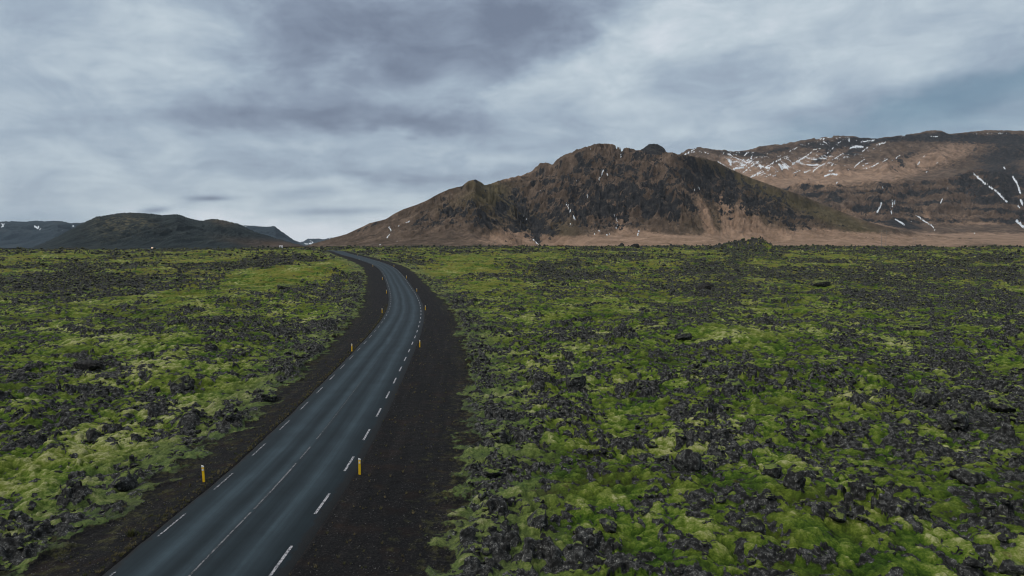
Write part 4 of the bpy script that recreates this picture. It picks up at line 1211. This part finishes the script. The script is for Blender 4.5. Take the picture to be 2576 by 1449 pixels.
bxy = []
for i, (bx, by, bw, bh_, jg, label, dk_) in enumerate(BOULDERS):
    gx_, gy_ = on_ground(bx, by)
    if by < 620:
        gy_ = 700.0
        gx_ = (bx - CX) / FPX * gy_
    zz_ = field(np.array([gx_]), np.array([gy_]))[0][0]
    bxy.append((gx_, gy_))
    sc = gy_ / FPX
    place_rock("lava_boulder", rock_mesh(i % 10, dark_rock_mat if i in (0, 1, 18, 19) else rock_mat), gx_, gy_, float(zz_) + bh_ * sc * 0.22, bw * sc * 0.52, bw * sc * 0.45, bh_ * sc * 0.72, 0.4 * ((i * 37) % 7 - 3), label, "boulder", "boulders in the lava field")
bxy = np.array(bxy)

BANDS = [(0, 38, "in the nearest moss"), (38, 48, "level with the near yellow posts"), (48, 70, "just past the near yellow posts"), (70, 100, "near the second yellow posts"), (100, 200, "level with the bend"), (200, 2000, "beyond the bend")]
NI = 268
taken = []
for j in order:
    if len(taken) >= NI or score[j] <= 0:
        break
    if np.min(np.hypot(bxy[:, 0] - pos[j, 0], bxy[:, 1] - pos[j, 1])) < 1.2:
        continue
    taken.append(j)
for n, j in enumerate(taken):
    x_, y_, s_ = pos[j]
    side = "left" if road_uv(x_, y_) < 0 else "right"
    band = next(t_ for a_, b_, t_ in BANDS if a_ <= dist[j] < b_)
    size = "knee-high" if s_ < 0.75 else "waist-high"
    h_ = rs.uniform(0.32, 0.55)
    place_rock("lava_rock", rock_mesh(n % 10, rock_mat), x_, y_, float(pz[j]) + 0.17 * s_, s_ * 0.55, s_ * 0.5, s_ * h_, rs.uniform(0, 6.28),
               f"{size} jagged grey lava rock {band}, {side} of the road", "rock", f"{size} lava rocks {band}, {side} of the road")

used = np.zeros(len(pos), bool)
used[taken] = True
rest = np.where(~used)[0]
shapes2 = [rock_shape(2, 300 + k * 5, 1.2) for k in range(12)]
shapes1 = [rock_shape(1, 400 + k * 5, 1.5) for k in range(12)]
vs_, fs_, off = [], [], 0
for j in rest:
    x_, y_, s_ = pos[j]
    v, f = (shapes2 if dist[j] < 110 else shapes1)[rs.randint(12)]
    a_ = rs.uniform(0, 6.28)
    c_, d_ = math.cos(a_), math.sin(a_)
    h_ = rs.uniform(0.32, 0.6) * (1.15 if dist[j] > 200 else 1)
    w_ = np.empty_like(v)
    w_[:, 0] = (v[:, 0] * c_ - v[:, 1] * d_) * s_ * 0.52 + x_
    w_[:, 1] = (v[:, 0] * d_ + v[:, 1] * c_) * s_ * 0.52 + y_
    w_[:, 2] = v[:, 2] * s_ * h_ + pz[j] + 0.15 * s_
    vs_.append(w_)
    fs_.append(f + off)
    off += len(v)
stuff(np_mesh("lava_rubble", np.concatenate(vs_), None, np.concatenate(fs_), rock_mat, False), "grey lava rubble strewn over the moss on both sides of the road", "lava rubble")

# ------------------------------------------------------------------ gravel and tufts on the verges
grav_mat, T = material("verge_gravel")
T.out(T.ramp(T.noise(T.pos(), 1.9, 2, 0.5), [(0.35, (0.020, 0.020, 0.021)), (0.55, (0.05, 0.048, 0.046)), (0.72, (0.16, 0.15, 0.14))]), 0.9, None, 0.2)
n = 9000
yv_ = 22 + 100 * rs.uniform(size=n) ** 1.7
side_ = np.where(rs.uniform(size=n) < 0.4, -1, 1)
wv_ = np.where(side_ < 0, np.interp(yv_, VERGE_D, VERGE_L), np.interp(yv_, VERGE_D, VERGE_R))
uv_ = side_ * (np.where(side_ < 0, PAVE_L, PAVE_R) + 0.1 + rs.uniform(size=n) ** 0.9 * (wv_ + 0.2))
xv_ = road_x(yv_) + uv_
gz_ = field_big(xv_, yv_)[0]
sv_ = 0.016 * rs.uniform(0.15, 1, n) ** (-1 / 1.9)
sv_ = np.clip(sv_ * 1.25, 0.018, 0.15)
v1, f1 = rock_shape(1, 555, 1.0)
ang = rs.uniform(0, 6.28, n)
ca, sa = np.cos(ang)[:, None], np.sin(ang)[:, None]
VX = (v1[None, :, 0] * ca - v1[None, :, 1] * sa) * sv_[:, None] + xv_[:, None]
VY = (v1[None, :, 0] * sa + v1[None, :, 1] * ca) * sv_[:, None] + yv_[:, None]
VZ = v1[None, :, 2] * sv_[:, None] * 0.7 + gz_[:, None] + 0.2 * sv_[:, None]
FF = (f1[None] + (np.arange(n) * len(v1))[:, None, None]).reshape(-1, 3)
stuff(np_mesh("gravel", np.stack([VX, VY, VZ], -1).reshape(-1, 3), None, FF, grav_mat, False), "dark gravel with pale stones on both road verges", "gravel")

tuft_mat, T = material("dry_tuft")
T.out(T.ramp(T.noise(T.pos(), 1.3, 3, 0.6), [(0.35, (0.055, 0.062, 0.022)), (0.55, (0.12, 0.10, 0.048)), (0.7, (0.20, 0.16, 0.085))]), 0.9, None, 0.1)
def tuft(x, y, z, s, nb, r):
    vs, fs = [], []
    for _ in range(nb):
        a, l = r.uniform(0, 6.28), s * r.uniform(0.5, 1.2)
        le = r.uniform(0.2, 0.9)
        bx, by = x + r.uniform(-.35, .35) * s, y + r.uniform(-.35, .35) * s
        w = 0.05 * s
        ca_, sa_ = math.cos(a), math.sin(a)
        k = len(vs)
        vs += [(bx - sa_ * w, by + ca_ * w, z), (bx + sa_ * w, by - ca_ * w, z), (bx + ca_ * l * le, by + sa_ * l * le, z + l)]
        fs.append((k, k + 1, k + 2))
    return vs, fs
tr_ = random.Random(3)
TV, TF = [], []
nt = 1900
for i in range(nt):
    y_ = 24 + 130 * tr_.random() ** 1.5
    if tr_.random() < 0.5:                       # a row along the left asphalt edge
        u_ = -PAVE_L - 0.25 - abs(tr_.gauss(0, 0.30))
    else:
        sd = tr_.choice((-1, 1))
        u_ = sd * (3.9 + tr_.random() * (float(np.interp(y_, VERGE_D, VERGE_L if sd < 0 else VERGE_R)) + 0.2))
    x_ = float(road_x(y_)) + u_
    TV.append((x_, y_))
tz = field_big(np.array([q[0] for q in TV]), np.array([q[1] for q in TV]))[0]
av, af = [], []
for (x_, y_), z_ in zip(TV, tz):
    v, f = tuft(x_, y_, float(z_), tr_.uniform(0.06, 0.16), 26, tr_)
    k = len(av)
    av += v
    af += [tuple(q + k for q in w) for w in f]
stuff(np_mesh("verge_grass", np.array(av), None, np.array(af), tuft_mat, False), "sparse dry grass and moss tufts on the gravel verges", "grass")
gx_, gy_ = on_ground(330, 1345)
zz_ = float(field(np.array([gx_]), np.array([gy_]))[0][0])
v, f = tuft(0, 0, 0, 0.36, 130, tr_)
o = np_mesh("grass_tuft", np.array(v), None, np.array(f), tuft_mat, False)
o.location = (gx_, gy_, zz_)
tag(o, "dry straw-coloured grass tuft on the gravel beside the near left edge line", "grass tuft")

# ------------------------------------------------------------------ yellow edge posts
yel_mat, T = material("yellow_plastic")
T.out(T.ramp(T.noise(T.pos(), 4.0, 3), [(0.3, (0.70, 0.40, 0.006)), (0.7, (0.80, 0.50, 0.010))]), 0.5, None, 0.4)
wht_mat, T = material("white_reflector")
T.out((0.72, 0.70, 0.68), 0.35, None, 0.5)
def post_bm(z0, z1, slant):
    bm = bmesh.new()
    prof = [(-0.072, 0.0), (-0.056, -0.032), (0.056, -0.032), (0.072, 0.0), (0.056, 0.032), (-0.056, 0.032)]
    lo = [bm.verts.new((a, b_, z0)) for a, b_ in prof]
    hi = [bm.verts.new((a, b_, z1 - slant * (a + 0.085))) for a, b_ in prof]
    bm.faces.new(lo[::-1])
    bm.faces.new(hi)
    for i in range(6):
        bm.faces.new((lo[i], lo[(i + 1) % 6], hi[(i + 1) % 6], hi[i]))
    return bm
def z5p(x, y): return z5(x, y)
POSTS_R = [((905, 1193), "nearest yellow post on the right verge, beside a white dash"), (z5(1366, 1290), "second yellow post along the right side of the road"), (z5(1416, 843), "third yellow post on the right, on the outside of the bend"), (z5(1333, 623), "fourth yellow post on the right, above the outside of the bend"), (z5(1207, 460), "fifth yellow post on the right, past the bend"), (z5(1046, 322), "sixth yellow post on the right, on the climb past the bend"), (z5(893, 235), "small faint yellow post on the right near the dark lava bank")]
POSTS_L = [((513, 1211), "nearest yellow post on the left verge, leaning slightly, white top"), (z5(546, 1340), "second yellow post on the left side of the road"), (z5(911, 878), "third yellow post on the left, just before the bend"), (z5(964, 642), "fourth yellow post on the left, inside the bend"), (z5(915, 476), "fifth yellow-orange post on the left, inside the bend"), (z5(800, 318), "sixth small orange post on the left edge past the bend"), (z5(672, 238), "seventh small orange post on the left, high on the climb"), (z5(533, 186), "farthest small orange post on the left where the road turns away")]
first = None
for k, ((ppx_, ppy_), label) in enumerate(POSTS_R + POSTS_L):
    x_, y_ = on_ground(ppx_, ppy_)
    u_ = float(road_uv(np.array([x_]), np.array([y_]))[0])
    lim = 3.75 if u_ < 0 else 4.2
    if abs(u_) < lim:
        x_ = float(road_x(y_)) + math.copysign(lim, u_)
    z_ = float(field(np.array([x_]), np.array([y_]))[0][0])
    ht = 0.97
    if first is None:
        first = thing("road_post", label, "post", (x_, y_, z_), 0, "yellow posts along the road")
        a_ = bm_obj("post_body", post_bm(-0.15, ht - 0.10, 0.0), yel_mat, first)
        b_ = bm_obj("reflector_cap", post_bm(ht - 0.10, ht + 0.02, 0.45), wht_mat, first)
        bm = bmesh.new()
        bm_box(bm, -0.045, 0.045, -0.040, -0.031, ht - 0.30, ht - 0.19)
        c_ = bm_obj("reflector", bm, wht_mat, first)
        o = first
    else:
        o = first.copy()
        COL.objects.link(o)
        for ch in (a_, b_, c_):
            q = ch.copy()
            q.parent = o
            COL.objects.link(q)
        o.location = (x_, y_, z_)
        o['label'] = label
    o.rotation_euler = (0, R(-3.0) if k == 7 else R(rng.uniform(-1, 1)), -float(road_dx(y_)))

# ------------------------------------------------------------------ power line pylons (two legs and a cross arm)
wood_mat, T = material("weathered_pole_wood")
T.out(T.ramp(T.noise(T.pos(), 1.0, 3), [(0.3, (0.13, 0.12, 0.115)), (0.7, (0.24, 0.22, 0.21))]), 0.9, None, 0.1)
def bar(bm, p0, p1, r0, r1, n=8):
    p0, p1 = np.array(p0, float), np.array(p1, float)
    d = (p1 - p0) / np.linalg.norm(p1 - p0)
    a = np.cross(d, (0, 1, 0) if abs(d[1]) < 0.9 else (1, 0, 0))
    a /= np.linalg.norm(a)
    b_ = np.cross(d, a)
    rings = []
    for p_, r_ in ((p0, r0), (p1, r1)):
        rings.append([bm.verts.new(p_ + r_ * (math.cos(t_) * a + math.sin(t_) * b_)) for t_ in np.linspace(0, 2 * math.pi, n, endpoint=False)])
    for i in range(n):
        bm.faces.new((rings[0][i], rings[0][(i + 1) % n], rings[1][(i + 1) % n], rings[1][i]))
    bm.faces.new(rings[0][::-1])
    bm.faces.new(rings[1])
PYL = [(1244, 1650, 604, "grey two-legged power pylon in front of the brown slope left of the ravine"), (2221, 760, 578, "tall thin two-legged power pylon in front of the flat-topped range"), (2298, 1400, 598, "thin grey power pylon on the tan plain at the right"), (1128, 2000, 610, "faint distant power pylon below the dark left cliffs")]
pf = None
for k, (px_, dpt_, topy, label) in enumerate(PYL):
    zt = float(sky_z(np.array(px_ * 1.0), np.array(topy * 1.0), dpt_))
    x_ = (px_ - CX) / FPX * dpt_
    zb = zt - 19.0
    if pf is None:
        pf = thing("power_pylon", label, "power pylon", (x_, dpt_, zb), 0.15, "power pylons")
        ch = []
        for s in (-1, 1):
            bm = bmesh.new()
            bar(bm, (s * 2.7, 0, -4), (s * 2.7, 0, 19), 0.24, 0.16)
            ch.append(bm_obj("leg", bm, wood_mat, pf))
        bm = bmesh.new()
        bar(bm, (-6.0, 0.3, 17.6), (6.0, 0.3, 17.6), 0.14, 0.14)
        ch.append(bm_obj("cross_arm", bm, wood_mat, pf))
        for xx in (-5.6, 0, 5.6):
            bm = bmesh.new()
            for q in range(4):
                bar(bm, (xx, 0.3, 17.4 - q * 0.3), (xx, 0.3, 17.15 - q * 0.3), 0.12, 0.12)
            ch.append(bm_obj("insulator", bm, wood_mat, pf))
        o = pf
    else:
        o = pf.copy()
        COL.objects.link(o)
        for c_ in ch:
            q = c_.copy()
            q.parent = o
            COL.objects.link(q)
        o['label'] = label
        o.location = (x_, dpt_, zb)

# ------------------------------------------------------------------ far white house, car with lights, cairn
white_wall, T = material("white_painted_wall")
T.out((0.78, 0.77, 0.75), 0.7, None, 0.3)
roof_m, T = material("pale_grey_roof")
T.out((0.42, 0.38, 0.37), 0.6, None, 0.3)
glass_m, T = material("dark_glass")
T.out((0.02, 0.025, 0.03), 0.1, None, 0.5)
hd = 1480.0
hxp = (708 - CX) / FPX * hd
hz = float(sky_z(np.array(708.0), np.array(624.5), hd))
hs = thing("farmhouse", "tiny white house at the foot of the dark left hill", "house", (hxp, hd, hz), 0.2)
bm = bm_box(bmesh.new(), -3.4, 3.4, -3, 3, -3, 4.2)
bm_obj("wall", bm, white_wall, hs)
bm = bmesh.new()
rv = [bm.verts.new(q) for q in ((-3.7, -3.3, 4.1), (3.7, -3.3, 4.1), (3.7, 3.3, 4.1), (-3.7, 3.3, 4.1), (-3.7, 0, 6.2), (3.7, 0, 6.2))]
for q in ((0, 1, 5, 4), (2, 3, 4, 5), (0, 4, 3), (1, 2, 5), (0, 3, 2, 1)):
    bm.faces.new([rv[i] for i in q])
rf = bm_obj("roof", bm, roof_m, hs)
for xx in (-1.8, 1.8):
    bm_obj("window", bm_box(bmesh.new(), xx - 0.5, xx + 0.5, -3.05, -2.98, 1.6, 2.8), glass_m, hs)
bm_obj("door", bm_box(bmesh.new(), -0.5, 0.5, -3.06, -2.98, 0, 2.1), roof_m, hs)

cd = 905.0
cxp = float(np.interp(cd, fq, fxq))
cz = float(np.interp(cd, fq, fzq)) + 0.02
car_paint, T = material("pale_car_paint")
T.out((0.55, 0.55, 0.55), 0.35, None, 0.5)
tyre_m, T = material("tyre_rubber")
T.out((0.015, 0.015, 0.015), 0.8, None, 0.2)
lamp_m, T = material("lit_headlight")
T.out((1, 0.9, 0.75), 0.3, None, 0.3, (1.0, 0.62, 0.34), 9.0)
car = thing("car", "pale car with lit headlights on the far stretch of road", "car", (cxp, cd, cz), math.atan2(0.62, 1) - 0.2)
bm = bmesh.new()                                    # front looks towards -Y
prof = [(-2.2, 0.35), (-2.2, 0.85), (-1.2, 1.02), (-0.6, 1.75), (1.5, 1.78), (2.1, 1.05), (2.2, 0.40)]
for xx in (-0.9, 0.9):
    for (yy, z_) in prof:
        bm.verts.new((xx, yy, z_))
bm.verts.ensure_lookup_table()
nv = len(prof)
for i in range(nv):
    bm.faces.new([bm.verts[i], bm.verts[(i + 1) % nv], bm.verts[nv + (i + 1) % nv], bm.verts[nv + i]])
bm.faces.new([bm.verts[i] for i in range(nv)][::-1])
bm.faces.new([bm.verts[nv + i] for i in range(nv)])
bmesh.ops.recalc_face_normals(bm, faces=bm.faces)
bm_obj("body", bm, car_paint, car)
bm = bmesh.new()
wv4 = [bm.verts.new(q) for q in ((-0.75, -1.20, 1.10), (0.75, -1.20, 1.10), (0.70, -0.70, 1.68), (-0.70, -0.70, 1.68))]
bm.faces.new(wv4)
bm_obj("windscreen", bm, glass_m, car)
for s in (-1, 1):
    bm_obj("headlight", bm_box(bmesh.new(), s * 0.66 - 0.2, s * 0.66 + 0.2, -2.26, -2.19, 0.55, 0.85, 0.02), lamp_m, car)
    for yy in (-1.4, 1.35):
        bm = bmesh.new()
        bar(bm, (s * 0.72, yy, 0.33), (s * 0.94, yy, 0.33), 0.33, 0.33, 16)
        bm_obj("wheel", bm, tyre_m, car)

cd2 = 3000.0 + 120 * math.sin(1474 / 97.0) + 70 * math.sin(1474 / 41.0 + 1.0)
cx2 = (1474 - CX) / FPX * cd2
cz2 = float(sky_z(np.array(1474.0), np.array(373.5), cd2))
v, f = rock_shape(3, 1234, 1.0)
v = v * np.array([2.2, 2.2, 6.0])
v[:, :2] *= (1.1 - 0.06 * (v[:, 2:3] + 4))
o = np_mesh("cairn", v, None, f, dark_rock_mat, False)
o.location = (cx2, cd2, cz2 + 2.5)
tag(o, "small dark stone cairn on the left shoulder of the brown summit", "cairn")

# low dark red bank of earth at the far left
bank_m, T = material("red_earth_bank")
T.out(T.ramp(T.noise(T.pos(), 0.2, 4), [(0.3, (0.018, 0.010, 0.009)), (0.7, (0.05, 0.025, 0.020))]), 0.95, None, 0.1)
bx_, by_, bp_ = mountain_grid(120, 270, 90, 1020, 1060, 14)
tt = (by_ - 1020) / 40
bt = sky_z(bp_, np.interp(bp_, [120, 135, 150, 170, 190, 220, 270], [629, 627.5, 626, 623.5, 625, 626.5, 629]), 1040.0)
bb = sky_z(bp_, np.full_like(bp_, 632.0), 1040.0)
bz = bb + (bt - bb) * np.sin(np.pi * tt) + 0.3 * fbm(bx_ / 6, by_ / 6, 808, 3)
structure(np_mesh("earth_bank", np.stack([bx_, by_, bz], -1).reshape(-1, 3), grid_quads(*bx_.shape), mat=bank_m))

# ------------------------------------------------------------------ haze
haze_mat = bpy.data.materials.new("haze")
haze_mat.use_nodes = True
T = NT(haze_mat.node_tree)
pv = T.n('VolumePrincipled')
pv.inputs['Color'].default_value = (0.80, 0.88, 1.0, 1)
pv.inputs['Density'].default_value = 0.000012
pv.inputs['Anisotropy'].default_value = 0.0
ho = T.n('OutputMaterial')
T.t.links.new(pv.outputs[0], ho.inputs['Volume'])
hz_o = bm_obj("haze", bm_box(bmesh.new(), -25000, 25000, -25000, 25000, -80, 1300), haze_mat)
stuff(hz_o, "thin blue haze in the air over the whole valley", "haze")
